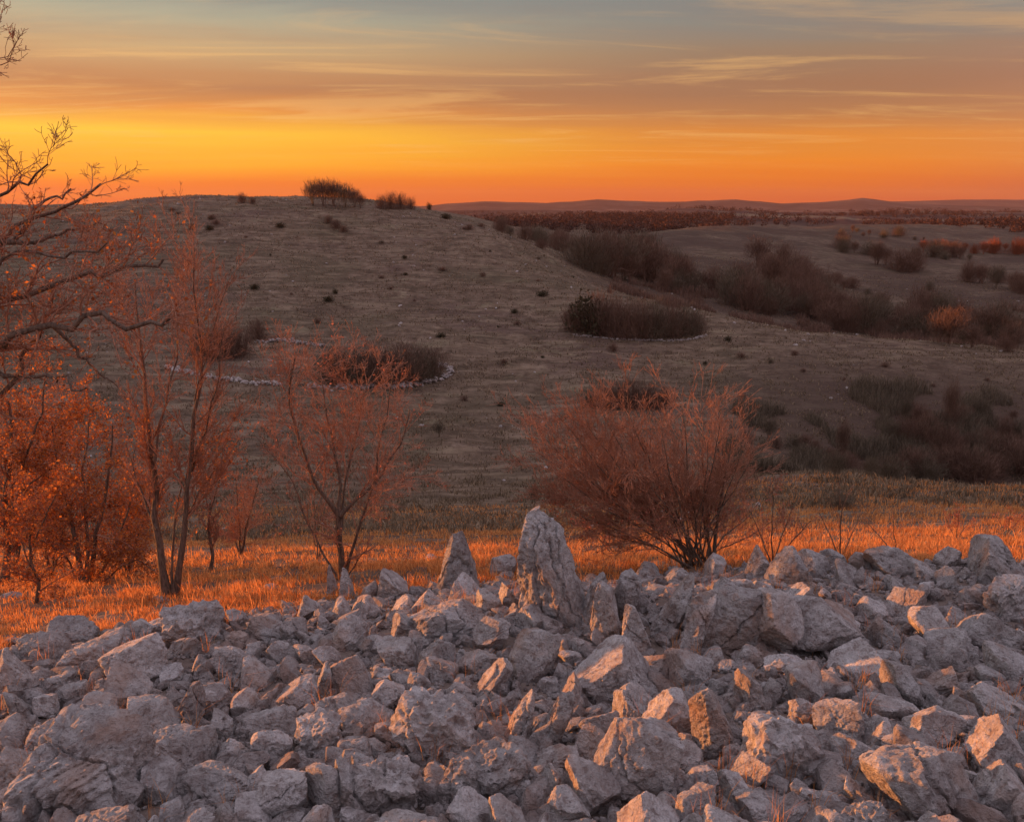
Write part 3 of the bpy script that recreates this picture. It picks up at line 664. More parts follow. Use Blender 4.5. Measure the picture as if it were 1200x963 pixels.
for q in rocks:
    if not q['label']:
        area = q['w'] * q['h']; ar = q['w'] / q['h']
        adj = 'tiny' if area < 330 else 'small' if area < 700 else 'middling' if area < 1500 else 'large'
        adj += ' flat' if ar > 1.55 else ' upright' if ar < 0.8 else ''
        adj += {'angular': ' angular', 'round': ' rounded', 'wrinkled': ' knobbly'}.get(q['style'], ' slim')
        q['label'] = relabel(q['px'], q['py'], adj, 'grey rock', marks, used, 42)
    tag(q['o'], q['label'], 'rock' if q['name'] == 'rock' else 'boulder' if q['name'] == 'boulder' else 'flat rock' if q['name'] == 'flat_rock' else 'standing stone', 'limestone rocks of the stone pile')

# rubble between them: past the 300 that show largest, one object
r = np.random.default_rng(3); protos3 = [rock_shape(3, 900 + k, (1.1, r.uniform(.4, .85), r.uniform(.3, .75)), 60, 4, 0.06) for k in range(16)]
protos2 = [rock_shape(2, 950 + k, (1, r.uniform(.5, .9), r.uniform(.4, .8)), 60, 4, 0.03) for k in range(16)]


def rotmats(r, n, tilt=0.7):
    a = r.uniform(0, 2 * np.pi, n); b = r.normal(0, tilt, n); c = r.normal(0, tilt, n)
    ca, sa, cb, sb, cc, sc_ = np.cos(a), np.sin(a), np.cos(b), np.sin(b), np.cos(c), np.sin(c); o = np.zeros(n); l = np.ones(n)
    Rz = np.array([[ca, -sa, o], [sa, ca, o], [o, o, l]]).transpose(2, 0, 1); Rx = np.array([[l, o, o], [o, cb, -sb], [o, sb, cb]]).transpose(2, 0, 1)
    Ry = np.array([[cc, o, sc_], [o, l, o], [-sc_, o, cc]]).transpose(2, 0, 1)
    return Rz @ Rx @ Ry


def scatter(protos, sub, X, Y, Z, S, r, tilt=0.7):
    Vs, Fs, k = [], [], 0; Fb = ICO[sub][1]; pick = r.integers(0, len(protos), len(X)); Rm = rotmats(r, len(X), tilt)
    for j, pr in enumerate(protos):
        m = np.where(pick == j)[0]
        if not len(m): continue
        v = np.einsum('nij,vj->nvi', Rm[m], pr) * S[m][:, None, None] + np.stack([X[m], Y[m], Z[m]], 1)[:, None, :]
        nv = len(pr); Vs.append(v.reshape(-1, 3)); Fs.append((Fb[None] + (np.arange(len(m)) * nv)[:, None, None]).reshape(-1, 3) + k); k += nv * len(m)
    return np.concatenate(Vs), np.concatenate(Fs)


n = 9000
T_ = r.uniform(-0.80, 0.80, n); Yr = r.uniform(2.7, 11.5, n); X_ = T_ * np.maximum(Yr, 5); lim = pile_limit(X_, Yr) + r.normal(0, 0.12, n)
m = Yr < lim; X_ = X_[m]; Yr = Yr[m]
S = np.clip(r.lognormal(math.log(0.062), 0.40, len(X_)), 0.03, 0.15)
Z = ground(X_, Yr) + S * r.uniform(-0.5, 0.45, len(X_))
bigm = S > 0.085
V1, F1 = scatter(protos3, 3, X_[bigm], Yr[bigm], Z[bigm], S[bigm], r)
V2, F2 = scatter(protos2, 2, X_[~bigm], Yr[~bigm], Z[~bigm], S[~bigm], r)
n3 = 14000; T_ = r.uniform(-0.8, 0.8, n3); Y3 = r.uniform(2.7, 11.5, n3); X3 = T_ * np.maximum(Y3, 5); m = Y3 < pile_limit(X3, Y3); X3 = X3[m]; Y3 = Y3[m]; S3 = r.uniform(0.012, 0.035, len(X3))
ICO[1] = ico(1); protos1 = [rock_shape(1, 990 + k, (1, .8, .65), 30, 9, 0.0) for k in range(10)]
V3, F3 = scatter(protos1, 1, X3, Y3, ground(X3, Y3) + S3 * 0.6, S3, r)
rub = mesh('rubble', np.concatenate([V1, V2, V3]), np.concatenate([F1, F2 + len(V1), F3 + len(V1) + len(V2)]), M_rubble, True)
rub.data.set_sharp_from_angle(angle=R(22))
tag(rub, 'loose grey limestone rubble filling the gaps between the larger rocks', 'rubble', kind='stuff')

# a few single stones out in the grass
for k, (a, b, wp, hp, lab) in enumerate([(318, 690, 22, 12, 'low grey stone lying in the grass left of the forked tree'), (186, 705, 24, 12, 'flat grey stone in the grass under the twin trunk tree'), (506, 655, 18, 9, 'small grey stone in the grass between forked tree and leaning stone'),
                                        (95, 706, 14, 8, 'small dark stone in the orange grass near the left'), (14, 700, 24, 10, 'flat stone in the grass at the left side of the picture')]):
    h = hit(a, b); s = 1 / depth_px(h); V = rock_shape(4, 60 + k, (wp * s / 2, wp * s / 2, hp * s * 0.7), 22, 10, 0.1)
    tag(add_rock('rock', V, 4, h), lab, 'rock', 'stones lying in the grass')


# ------------------------------------------------------------------ grass
def blades(X, Y, Z, H, Wd, r, lean=0.35, seg=2):
    n = len(X); a = r.uniform(0, 2 * np.pi, n); la = r.uniform(0, 2 * np.pi, n); L = np.abs(r.normal(0, lean, n))
    side = np.stack([np.cos(a), np.sin(a), np.zeros(n)], 1) * Wd[:, None] * 0.5
    ld = np.stack([np.cos(la), np.sin(la), np.zeros(n)], 1)
    p = np.stack([X, Y, Z], 1); up = np.array([0, 0, 1.0])
    rows = []
    mid_ = p + up * (H * 0.55)[:, None] + ld * (H * L * 0.35)[:, None]; tip = p + up * (H * (1 - 0.25 * L))[:, None] + ld * (H * L)[:, None]
    V = np.stack([p - side, p + side, mid_ - side * 0.7, mid_ + side * 0.7, tip], 1).reshape(-1, 3); k = (np.arange(n) * 5)[:, None]
    return V, [np.array([[0, 1, 3, 2]]) + k, np.array([[2, 3, 4]]) + k]


r = np.random.default_rng(21)
n = 330000; Yg = 6.3 * (42 / 6.3) ** (r.random(n) ** 1.15); tg = r.uniform(-0.86, 0.80, n); Xg = tg * Yg
m = Yg > pile_limit(Xg, Yg) - 0.15; Xg = Xg[m]; Yg = Yg[m]
cl = pnoise(np.stack([Xg / 0.30, Yg / 0.30, Xg * 0], 1)); c2 = pnoise(np.stack([Xg / 1.4, Yg / 1.4, Xg * 0 + 7], 1))
keep = r.random(len(Xg)) < np.clip(0.42 + 1.3 * cl + 1.1 * c2, 0.03, 1); Xg = Xg[keep]; Yg = Yg[keep]; cl = cl[keep]; c2 = c2[keep]
H = (0.055 + 0.05 * r.random(len(Xg)) + 0.10 * cl + 0.05 * c2) * np.where(r.random(len(Xg)) < 0.02, 2.4, 1); H = np.clip(H, 0.03, 0.4) * (1 + 0.012 * Yg)
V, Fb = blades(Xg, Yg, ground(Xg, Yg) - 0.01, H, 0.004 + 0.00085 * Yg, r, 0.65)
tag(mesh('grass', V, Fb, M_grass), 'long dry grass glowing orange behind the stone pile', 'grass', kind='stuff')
r = np.random.default_rng(23); nc = 130; tcx = r.uniform(-.7, .7, nc); ycx = r.uniform(3.0, 9.5, nc); xcx = tcx * np.maximum(ycx, 5); ok = ycx < pile_limit(xcx, ycx); xcx = xcx[ok]; ycx = ycx[ok]
Xs = np.repeat(xcx, 16) + r.normal(0, .035, len(xcx) * 16); Ys2 = np.repeat(ycx, 16) + r.normal(0, .035, len(xcx) * 16)
V, Fb = blades(Xs, Ys2, ground(Xs, Ys2), r.uniform(.10, .30, len(Xs)), np.full(len(Xs), .0035), r, .6)
tag(mesh('weeds', V, Fb, M_grass), 'thin straw coloured weeds growing in gaps between the rocks', 'weeds', kind='stuff')
# rougher pasture on the shaded slopes
n = 420000; Yg = 26 * (260 / 26) ** (r.random(n) ** 0.9); tg = r.uniform(-0.70, 0.70, n); Xg = tg * Yg
cl = pnoise(np.stack([Xg / 1.6, Yg / 2.2, Xg * 0], 1)) + 0.7 * pnoise(np.stack([Xg / 6, Yg / 9, Xg * 0 + 4], 1))
keep = r.random(n) < np.clip(0.35 + 1.3 * cl, 0.03, 1); Xg = Xg[keep]; Yg = Yg[keep]
H = 0.10 + 0.30 * r.random(len(Xg)) ** 2
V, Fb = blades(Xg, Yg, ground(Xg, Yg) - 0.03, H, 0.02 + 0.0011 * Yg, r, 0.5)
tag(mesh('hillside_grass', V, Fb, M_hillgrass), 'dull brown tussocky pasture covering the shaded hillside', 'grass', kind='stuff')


# ------------------------------------------------------------------ trees
def tubes(Pl, Rd, k=3):
    """Pl (M,N,3), Rd (M,N)"""
    M_, N_, _ = Pl.shape
    d = np.gradient(Pl, axis=1); d /= np.linalg.norm(d, axis=2)[:, :, None] + 1e-9
    ref = np.where(np.abs(d[:, :1, 2:3]) > 0.85, np.array([1.0, 0.1, 0]), np.array([0.05, 0.0, 1.0])); ref = np.broadcast_to(ref, Pl.shape)
    a = np.cross(d, ref); a /= np.linalg.norm(a, axis=2)[:, :, None] + 1e-9; b = np.cross(d, a)
    th = np.arange(k) * 2 * np.pi / k
    V = Pl[:, :, None, :] + Rd[:, :, None, None] * (np.cos(th)[None, None, :, None] * a[:, :, None, :] + np.sin(th)[None, None, :, None] * b[:, :, None, :])
    idx = np.arange(M_ * N_ * k).reshape(M_, N_, k); nx = np.roll(idx, -1, axis=2)
    q = np.stack([idx[:, :-1], nx[:, :-1], nx[:, 1:], idx[:, 1:]], -1).reshape(-1, 4)
    return V.reshape(-1, 3), q


def resample(P_, n):
    P_ = np.asarray(P_, float); s = np.concatenate([[0], np.cumsum(np.linalg.norm(np.diff(P_, axis=0), axis=1))]); u = np.linspace(0, s[-1], n)
    return np.stack([np.interp(u, s, P_[:, i]) for i in range(3)], 1)


def sprout(r, Pl, Rd, per, u0, u1, ang, lenf, rf, up, wob, npt=6, lmax=None, outward=None):
    """children of every branch"""
    M_, N_, _ = Pl.shape; L = np.linalg.norm(np.diff(Pl, axis=1), axis=2).sum(1)
    cnt = r.poisson(per * np.clip(L / np.median(L), 0.4, 2.5)) if per > 2 else np.maximum(r.poisson(per, M_), 1)
    par = np.repeat(np.arange(M_), cnt); n = len(par)
    u = r.uniform(u0, u1, n); f = u * (N_ - 1); i = np.clip(f.astype(int), 0, N_ - 2); w_ = (f - i)[:, None]
    P0 = Pl[par, i] * (1 - w_) + Pl[par, i + 1] * w_; d = Pl[par, i + 1] - Pl[par, i]; d /= np.linalg.norm(d, axis=1)[:, None] + 1e-9
    rr = Rd[par, i] * (1 - w_[:, 0]) + Rd[par, i + 1] * w_[:, 0]
    s = r.normal(size=(n, 3)); s -= (s * d).sum(1)[:, None] * d; s /= np.linalg.norm(s, axis=1)[:, None] + 1e-9
    a = np.radians(r.normal(ang, ang * 0.25, n))[:, None]; dd = d * np.cos(a) + s * np.sin(a)
    ln = L[par] * lenf * r.uniform(0.5, 1.15, n) * (1.15 - 0.6 * u)
    if lmax: ln = np.minimum(ln, lmax * r.uniform(0.6, 1.1, n))
    out = np.zeros((n, npt, 3)); out[:, 0] = P0; cur = dd
    for k in range(1, npt):
        cur = cur + r.normal(0, wob, (n, 3)) + np.array([0, 0, up]); cur /= np.linalg.norm(cur, axis=1)[:, None]
        out[:, k] = out[:, k - 1] + cur * (ln / (npt - 1))[:, None]
    R0 = rr * rf; Rr = R0[:, None] * np.linspace(1, 0.35, npt)[None]
    return out, Rr


def leafquads(r, P_, size):
    n = len(P_); a = r.normal(size=(n, 3)); a /= np.linalg.norm(a, axis=1)[:, None]; b = np.cross(a, r.normal(size=(n, 3))); b /= np.linalg.norm(b, axis=1)[:, None]
    s = size * r.uniform(0.5, 1.2, n)[:, None]; a = a * s * 0.5; b = b * s * 0.32
    V = np.stack([P_ - a, P_ + b * 1.0 - a * 0.1, P_ + a, P_ - b - a * 0.1], 1).reshape(-1, 3)
    return V, np.arange(n * 4).reshape(-1, 4)


def tree(name, label, cat, base, stems, r0, levels, seed, bark=None, twig=None, leaves=0, leafmat=None, leafsize=0.05, leafzone=None, group=None, rmin=0.0021, wobble=0.02, extra_trunk_pts=12, leafname='leaves'):
    """stems: list of (polyline world pts, radius start, radius end)"""
    r = np.random.default_rng(seed); root = empty(name, tuple(base)); tag(root, label, cat, group)
    base = np.array(base); N_ = extra_trunk_pts; PL, RD = [], []
    for (pl, ra, rb) in stems:
        q = resample(pl, N_); s = np.linspace(0, 1, N_)
        nz = np.stack([fbm(np.stack([s * (len(s) / 3.0) + seed, s * 0 + k * 7 + len(PL), s * 0 + 1], 1), 3) for k in range(3)], 1); q = q + nz * wobble * np.linalg.norm(q[-1] - q[0]) * np.minimum(s * 4, 1)[:, None]
        PL.append(q); RD.append(ra + (rb - ra) * s ** 0.8)
    PL = np.array(PL); RD = np.array(RD); RD[:, 0] *= 1.35
    V, q = tubes(PL - base, RD, 9); o = mesh('trunk', V, q, bark or M_bark, True, root)
    Vs, Fs, k = [], [], 0; cur = (PL, RD); allp = []
    for li, lv in enumerate(levels):
        nxt = sprout(r, cur[0], cur[1], **lv)
        nxt = (nxt[0], np.maximum(nxt[1], rmin)); V, q = tubes(nxt[0] - base, nxt[1], 5 if li == 0 else 3)
        Vs.append(V); Fs.append(q + k); k += len(V)
        if li >= 1 or len(levels) < 2: allp.append(nxt[0].reshape(-1, 3))
        cur = nxt if li == 0 else (np.concatenate([nxt[0]]), nxt[1])
    mesh('crown', np.concatenate(Vs), np.concatenate(Fs), twig or M_twig, True, root)
    if leaves:
        pts = np.concatenate(allp)
        if leafzone is not None: pts = pts[leafzone(pts)]
        if len(pts):
            P_ = pts[r.integers(0, len(pts), leaves)] + r.normal(0, 0.03, (leaves, 3)); V, q = leafquads(r, P_ - base, leafsize); mesh(leafname, V, q, leafmat or M_leaf, False, root)
    return root


def stem(Y, pts, ra, rb, dy=0.0):
    """trace of a stem at its own distance; dy lets it lean to or from the viewer"""
    n = len(pts); return ([at(a, b, Y + dy * i / max(n - 1, 1)) for i, (a, b) in enumerate(pts)], ra, rb)


# forked tree in the middle left
h = hit(402, 678)
Y0 = h[1]
st = [stem(Y0, [(402, 680), (398, 640), (396, 600)], .050, .036), stem(Y0, [(396, 602), (378, 580), (362, 555), (350, 510), (338, 470), (345, 420)], .030, .008, -.5),
      stem(Y0, [(397, 602), (398, 560), (388, 510), (380, 460), (372, 425)], .026, .007, .5), stem(Y0, [(398, 604), (422, 582), (447, 555), (470, 520), (480, 480)], .030, .008, .3),
      stem(Y0, [(404, 676), (412, 640), (428, 600), (440, 560), (450, 500), (462, 440)], .024, .006, -.4), stem(Y0, [(396, 678), (380, 650), (362, 615), (340, 560), (312, 525), (300, 510)], .018, .005, .6),
      stem(Y0, [(400, 620), (404, 560), (420, 500), (428, 450), (440, 430)], .020, .006, .8), stem(Y0, [(406, 678), (420, 655), (432, 640)], .012, .004, -.2)]
LV = [dict(per=16, u0=.15, u1=1, ang=50, lenf=.62, rf=.45, up=.03, wob=.12, lmax=1.05), dict(per=11, u0=.15, u1=1, ang=44, lenf=.5, rf=.55, up=.03, wob=.12, lmax=.42), dict(per=5, u0=.2, u1=1, ang=36, lenf=.6, rf=.7, up=.06, wob=.14, lmax=.22, npt=4)]
tree('leafless_tree', 'bare forked tree with fine reddish twigs behind the twin slim stones', 'tree', h, st, .05, LV, 1, leaves=900, leafmat=M_redleaf, leafsize=.035, group='bare trees along the grass bank')
# little sapling behind it
h = hit(372, 655); Y0 = h[1]
st = [stem(Y0, [(372, 656), (370, 620), (368, 590), (372, 560)], .016, .006), stem(Y0, [(370, 640), (362, 610), (358, 590)], .010, .004), stem(Y0, [(374, 652), (380, 622), (392, 600)], .010, .004)]
tree('sapling', 'thin sapling behind the forked tree on its left', 'sapling', h, st, .02, [dict(per=9, u0=.3, u1=1, ang=40, lenf=.5, rf=.5, up=.05, wob=.1), dict(per=5, u0=.2, u1=1, ang=38, lenf=.5, rf=.6, up=.05, wob=.12, npt=4)], 2)
# twin trunk tree
h = hit(200, 700); Y0 = h[1]
st = [stem(Y0, [(196, 700), (190, 660), (184, 620), (181, 560), (176, 500), (170, 440), (164, 390), (158, 330)], .060, .008, .2), stem(Y0, [(205, 700), (212, 650), (220, 600), (222, 540), (228, 470), (234, 410), (236, 360), (228, 290)], .048, .007, -.3),
      stem(Y0, [(202, 694), (202, 640), (206, 600), (214, 560)], .022, .008, .3), stem(Y0, [(184, 620), (170, 590), (160, 560), (148, 520)], .02, .006, .4), stem(Y0, [(181, 540), (192, 480), (205, 420), (210, 350)], .018, .005, .5),
      stem(Y0, [(222, 560), (240, 500), (256, 440), (262, 390)], .016, .005, -.5), stem(Y0, [(218, 610), (236, 570), (262, 540), (284, 510)], .012, .004, .3), stem(Y0, [(228, 470), (245, 400), (268, 330)], .010, .004, -.2)]
LV2 = [dict(per=15, u0=.2, u1=1, ang=38, lenf=.36, rf=.42, up=.08, wob=.10, lmax=1.0), dict(per=10, u0=.15, u1=1, ang=34, lenf=.45, rf=.55, up=.08, wob=.12, lmax=.35), dict(per=4, u0=.2, u1=1, ang=36, lenf=.55, rf=.7, up=.05, wob=.14, lmax=.2, npt=4)]
tree('leafless_tree', 'tall slender tree with two dark trunks from one foot on the orange grass', 'tree', h, st, .06, LV2, 3, leaves=1100, leafmat=M_leaf, leafsize=.04, leafzone=lambda p: (p[:, 2] < -2.6), group='bare trees along the grass bank')
# small tree right of it
h = hit(246, 670); Y0 = h[1]
st = [stem(Y0, [(246, 670), (250, 650), (244, 620), (246, 590)], .042, .016), stem(Y0, [(245, 600), (236, 560), (232, 530)], .014, .005, .3), stem(Y0, [(246, 600), (258, 560), (262, 520)], .014, .005, -.3)]
tree('small_tree', 'short crooked tree standing just right of the twin trunk tree', 'tree', h, st, .04, LV2, 4, leaves=900, leafsize=.04, leafmat=M_redleaf)
# many-stemmed leafy tree at left
h = hit(100, 684); Y0 = h[1]
st = [stem(Y0, [(96, 684), (92, 650), (84, 610), (70, 560), (60, 500)], .060, .010, .4), stem(Y0, [(104, 684), (108, 650), (118, 610), (128, 560), (132, 500)], .050, .010, -.4), stem(Y0, [(112, 684), (134, 640), (150, 600), (160, 560)], .036, .008, .4),
      stem(Y0, [(92, 684), (80, 655), (62, 640), (40, 630)], .026, .008, -.6), stem(Y0, [(100, 682), (102, 620), (98, 560), (104, 480)], .040, .008, .8), stem(Y0, [(118, 684), (142, 664), (160, 655), (180, 668)], .018, .006, -.6)]
LV3 = [dict(per=16, u0=.15, u1=1, ang=48, lenf=.5, rf=.5, up=.03, wob=.14, lmax=1.0), dict(per=12, u0=.15, u1=1, ang=42, lenf=.5, rf=.55, up=.02, wob=.16, lmax=.45), dict(per=4, u0=.2, u1=1, ang=40, lenf=.55, rf=.7, up=.02, wob=.16, lmax=.2, npt=4)]
tree('oak_tree', 'spreading oak with several stems still holding orange brown dry leaves', 'tree', h, st, .06, LV3, 5, leaves=13000, leafsize=.045, group='leafy oaks on the left')
h = hit(42, 706); Y0 = h[1]
st = [stem(Y0, [(42, 708), (46, 684), (36, 660), (34, 620)], .030, .014), stem(Y0, [(36, 664), (20, 620), (10, 570)], .014, .006, .3), stem(Y0, [(37, 640), (56, 600), (70, 570)], .014, .006, -.3)]
tree('small_tree', 'small crooked tree in the orange grass nearest the left side', 'tree', h, st, .03, LV3, 6, leaves=2200, leafsize=.05)
h = hit(0, 684); Y0 = h[1]
st = [stem(Y0, [(4, 686), (8, 640), (4, 590), (14, 530), (10, 470)], .075, .02, .3), stem(Y0, [(6, 600), (-20, 540), (-40, 470)], .04, .01, .6), stem(Y0, [(8, 580), (34, 530), (50, 470), (58, 420)], .03, .008, -.3), stem(Y0, [(6, 600), (30, 570), (66, 545)], .025, .008, .4)]
tree('oak_tree', 'thick stemmed oak with dry leaves half cut by the left side', 'tree', h, st, .07, LV3, 7, leaves=10000, leafsize=.045, group='leafy oaks on the left')
for k, (a, b, tips_, lv_, lab) in enumerate([(62, 676, [(40, 600), (20, 540), (62, 560), (84, 590), (70, 500)], 4200, 'low leafy oak bush behind the small crooked tree at the left'), (150, 672, [(128, 610), (150, 570), (172, 600), (184, 560), (160, 520)], 2600, 'brown leafy bush between the many stemmed oak and the twin trunk tree'),
                                             (20, 662, [(-10, 560), (20, 500), (46, 520), (36, 450), (-20, 480)], 5200, 'dense brown leaved bush glowing above the thick stemmed oak on the left'), (282, 650, [(262, 600), (276, 560), (296, 590), (304, 560)], 300, 'faint bare bush right of the short crooked tree')]):
    h = hit(a, b); st = [stem(h[1], [(a, b + 3), ((a * 1.3 + c) / 2.3, (b * 1.1 + d) / 2.1), (c, d)], .028, .007, .35 * ((-1) ** i)) for i, (c, d) in enumerate(tips_)]
    tree('oak_bush', lab, 'bush', h, st, .02, LV3, 60 + k, leaves=lv_, leafsize=.045)
# nearer oak whose boughs reach in from the left
Y0 = 9.0; bx = -8.1
def bough(pts, ra, rb, dy=0): return stem(Y0, pts, ra, rb, dy)
bz = float(ground(bx, Y0)[0])
tr0 = [(bx, Y0, bz), (bx + .1, Y0, bz + 1.2), (bx - .05, Y0, bz + 2.4), (bx + .1, Y0 + .1, bz + 3.6), (bx + .1, Y0 + .1, bz + 5.0)]
b1 = at(-330, 470, Y0); b2 = at(-330, 330, Y0)
st = [([np.array(p) for p in tr0], 0.255, 0.090),
      bough([(-300, 470), (-80, 430), (0, 398), (60, 380), (110, 377), (160, 383), (205, 376)], 0.083, 0.018, -.5), bough([(-300, 420), (-60, 350), (20, 348), (70, 330), (120, 318), (165, 312), (195, 302)], 0.075, 0.015, .4),
      bough([(-300, 400), (-80, 320), (0, 282), (40, 262), (76, 246), (100, 232), (116, 214)], 0.075, 0.012, .2), bough([(-300, 360), (-80, 260), (-10, 235), (18, 220), (38, 204), (56, 192)], 0.060, 0.009, -.3),
      bough([(0, 284), (40, 285), (80, 270), (120, 262)], 0.030, 0.007, .5), bough([(-60, 350), (-10, 300), (30, 255), (56, 236), (84, 222)], 0.045, 0.009, .8), bough([(-300, 500), (-60, 500), (0, 470), (40, 400), (70, 340)], 0.075, 0.015, .5),
      bough([(-300, 300), (-80, 170), (-30, 120), (-8, 60), (-4, 20)], 0.045, 0.009, 0), bough([(60, 380), (90, 410), (120, 440), (140, 455)], 0.024, 0.007, .3), bough([(-80, 430), (0, 440), (50, 440), (100, 455)], 0.045, 0.009, -.6), bough([(-300, 380), (-60, 290), (0, 312), (50, 300), (90, 290), (130, 285)], 0.045, 0.009, -.6)]
LV4 = [dict(per=24, u0=.45, u1=1, ang=46, lenf=.22, rf=.45, up=.05, wob=.24, lmax=.8), dict(per=9, u0=.15, u1=1, ang=42, lenf=.5, rf=.55, up=.05, wob=.22, lmax=.36), dict(per=3.2, u0=.2, u1=1, ang=42, lenf=.55, rf=.7, up=.04, wob=.22, lmax=.17, npt=4)]
tree('oak_tree', 'old oak reaching gnarled bare boughs into the sky from the left', 'tree', (bx, Y0, bz), st, .1, LV4, 8, twig=M_twig, leaves=1500, leafsize=.05, leafzone=lambda p: p[:, 2] < 0.2, rmin=.0026, wobble=.042, extra_trunk_pts=30)

# red shrub, middle right
h = hit(815, 664); Y0 = h[1]; st = []
tips = [(632, 530), (640, 580), (650, 545), (668, 600), (640, 516), (655, 490), (660, 560), (690, 500), (705, 480), (735, 462), (760, 485), (775, 500), (800, 480), (822, 462), (845, 490), (862, 496), (880, 536), (870, 516), (700, 536), (745, 496), (720, 516), (830, 516), (790, 516), (895, 580), (905, 610), (690, 560), (660, 536)]
rs = np.random.default_rng(4)
for i, (a, b) in enumerate(tips):
    x0_ = rs.uniform(800, 838); m1 = (x0_ + (a - x0_) * .30, 662 + (b - 662) * .34 + rs.uniform(-4, 4)); m2 = (x0_ + (a - x0_) * .72, 662 + (b - 662) * .66)
    st.append(stem(Y0 + rs.uniform(-.2, .2), [(x0_, 668), m1, m2, (a, b)], rs.uniform(.010, .018), .004, rs.uniform(-1.0, 1.0)))
st.append(stem(Y0, [(836, 668), (838, 625), (842, 600), (850, 560), (856, 520)], .030, .008)); st.append(stem(Y0, [(834, 668), (828, 620), (818, 580), (800, 540)], .022, .006, .4))
LV5 = [dict(per=14, u0=.2, u1=1, ang=38, lenf=.5, rf=.5, up=.03, wob=.09, lmax=1.1), dict(per=10, u0=.1, u1=1, ang=34, lenf=.5, rf=.6, up=.04, wob=.12, lmax=.42), dict(per=4, u0=.2, u1=1, ang=28, lenf=.55, rf=.8, up=.08, wob=.10, lmax=.25, npt=4)]
tree('shrub', 'wide dense leafless shrub with red twigs behind the right half of the pile', 'shrub', h, st, .03, LV5, 9, leaves=1700, leafmat=M_redleaf, leafsize=.04, leafzone=lambda p, z=h[2]: p[:, 2] < z + 1.0)
# loose twiggy growth right of the shrub
for k, (a, b, tp, lab) in enumerate([(905, 662, [(880, 600), (905, 575), (930, 590), (950, 610)], 'small red twiggy bush touching the right side of the large shrub'), (985, 655, [(960, 600), (985, 560), (1010, 600)], 'thin spindly sapling in the grass right of the large shrub'),
                                    (1050, 650, [(1012, 608), (1046, 608)], 'two bare crossing sticks rising above the low peaked rock'), (722, 652, [(700, 620), (680, 610), (735, 610), (750, 600)], 'low twiggy bush under the left side of the large shrub'), (1180, 628, [(1165, 600), (1185, 598), (1198, 604)], 'low reddish bush in the grass at the right side'), (1120, 632, [(1105, 600), (1125, 596), (1140, 606)], 'low reddish bush in the grass above the humped boulder')]):
    h = hit(a, b); st = [stem(h[1], [(a, b + 3), ((a * 1.2 + c) / 2.2, (b * 1.1 + d) / 2.1), (c, d)], .011, .004, .2 * ((-1) ** i)) for i, (c, d) in enumerate(tp)]
    few = k in (1, 2)
    tree('sapling' if few else 'bush', lab, 'sapling' if few else 'bush', h, st, .01, [dict(per=3 if few else 9, u0=.3, u1=1, ang=34, lenf=.4, rf=.5, up=.06, wob=.1), dict(per=2 if few else 6, u0=.2, u1=1, ang=34, lenf=.5, rf=.6, up=.05, wob=.12, npt=4)], 30 + k, leaves=0 if few else 260, leafmat=M_redleaf, leafsize=.035)


# ------------------------------------------------------------------ distant shrubs
def bush_proto(seed, kind):
    """height 1: a few stems and a soft cloud of fine twigs"""
    r = np.random.default_rng(seed); S_ = []
    if kind in ('tree', 'litree'):
        nS, ctr, rx, rz_, nt, tl = 5, .62, .42, .38, 1300, .15
        for k in range(nS):
            a = r.uniform(0, 6.28); q = r.uniform(.08, .30); S_.append([np.array([0.03 * math.cos(a), .03 * math.sin(a), 0]), np.array([q * .35 * math.cos(a), q * .35 * math.sin(a), .35]), np.array([q * math.cos(a), q * math.sin(a), .88 - q * .5])])
    else:
        nS, ctr, rx, rz_, nt, tl = 16, .34, .60, .60, 2100, .16
        for k in range(nS):
            a = r.uniform(0, 6.28); q = r.uniform(.05, .55); S_.append([np.array([q * .4 * math.cos(a), q * .4 * math.sin(a), 0]), np.array([q * .8 * math.cos(a), q * .8 * math.sin(a), .4]), np.array([q * math.cos(a), q * math.sin(a), .9 - q * .7])])
    if kind == 'juniper': nt = 1100
    PL = np.array([resample(s, 7) for s in S_]); RD = np.tile(np.linspace(.014, .004, 7), (nS, 1)); V, q = tubes(PL, RD, 4); Vs, Fs, k = [V], [q], len(V)
    n = nt * 2; d = r.normal(size=(n, 3)); d /= np.linalg.norm(d, axis=1)[:, None]; rad = r.random(n) ** .55 * r.uniform(.85, 1.15, n)
    lump = 1 + .55 * pnoise(d * 1.9 + seed); c = d * (rad * lump)[:, None] * np.array([rx, rx, rz_]) + np.array([0, 0, ctr])
    c = c[c[:, 2] > 0.02][:nt]; n = len(c); dd = (c - np.array([0, 0, ctr * .3])); dd /= np.linalg.norm(dd, axis=1)[:, None]; dd = dd * .7 + r.normal(0, .35, (n, 3)) + np.array([0, 0, .45]); dd /= np.linalg.norm(dd, axis=1)[:, None]
    L = tl * r.uniform(.5, 1.2, n)[:, None]; P3 = np.stack([c - dd * L * .5, c + r.normal(0, .008, (n, 3)), c + dd * L * .5], 1); V, q = tubes(P3, np.tile(np.array([.0036, .0028, .0010]), (n, 1)), 3); Vs.append(V); Fs.append(q + k); k += len(V)
    if kind == 'juniper': P_ = c[r.integers(0, n, 1600)]; V2, q2 = leafquads(r, P_, .10); Vs.append(V2); Fs.append(q2 + k)
    V = np.concatenate(Vs); V[:, 2] /= np.percentile(V[:, 2], 99.5)
    return V, np.concatenate(Fs)


def bare_mesh(name, V, Fq, mat):
    o = mesh(name, V, Fq, mat, False); me = o.data; bpy.data.objects.remove(o); return me


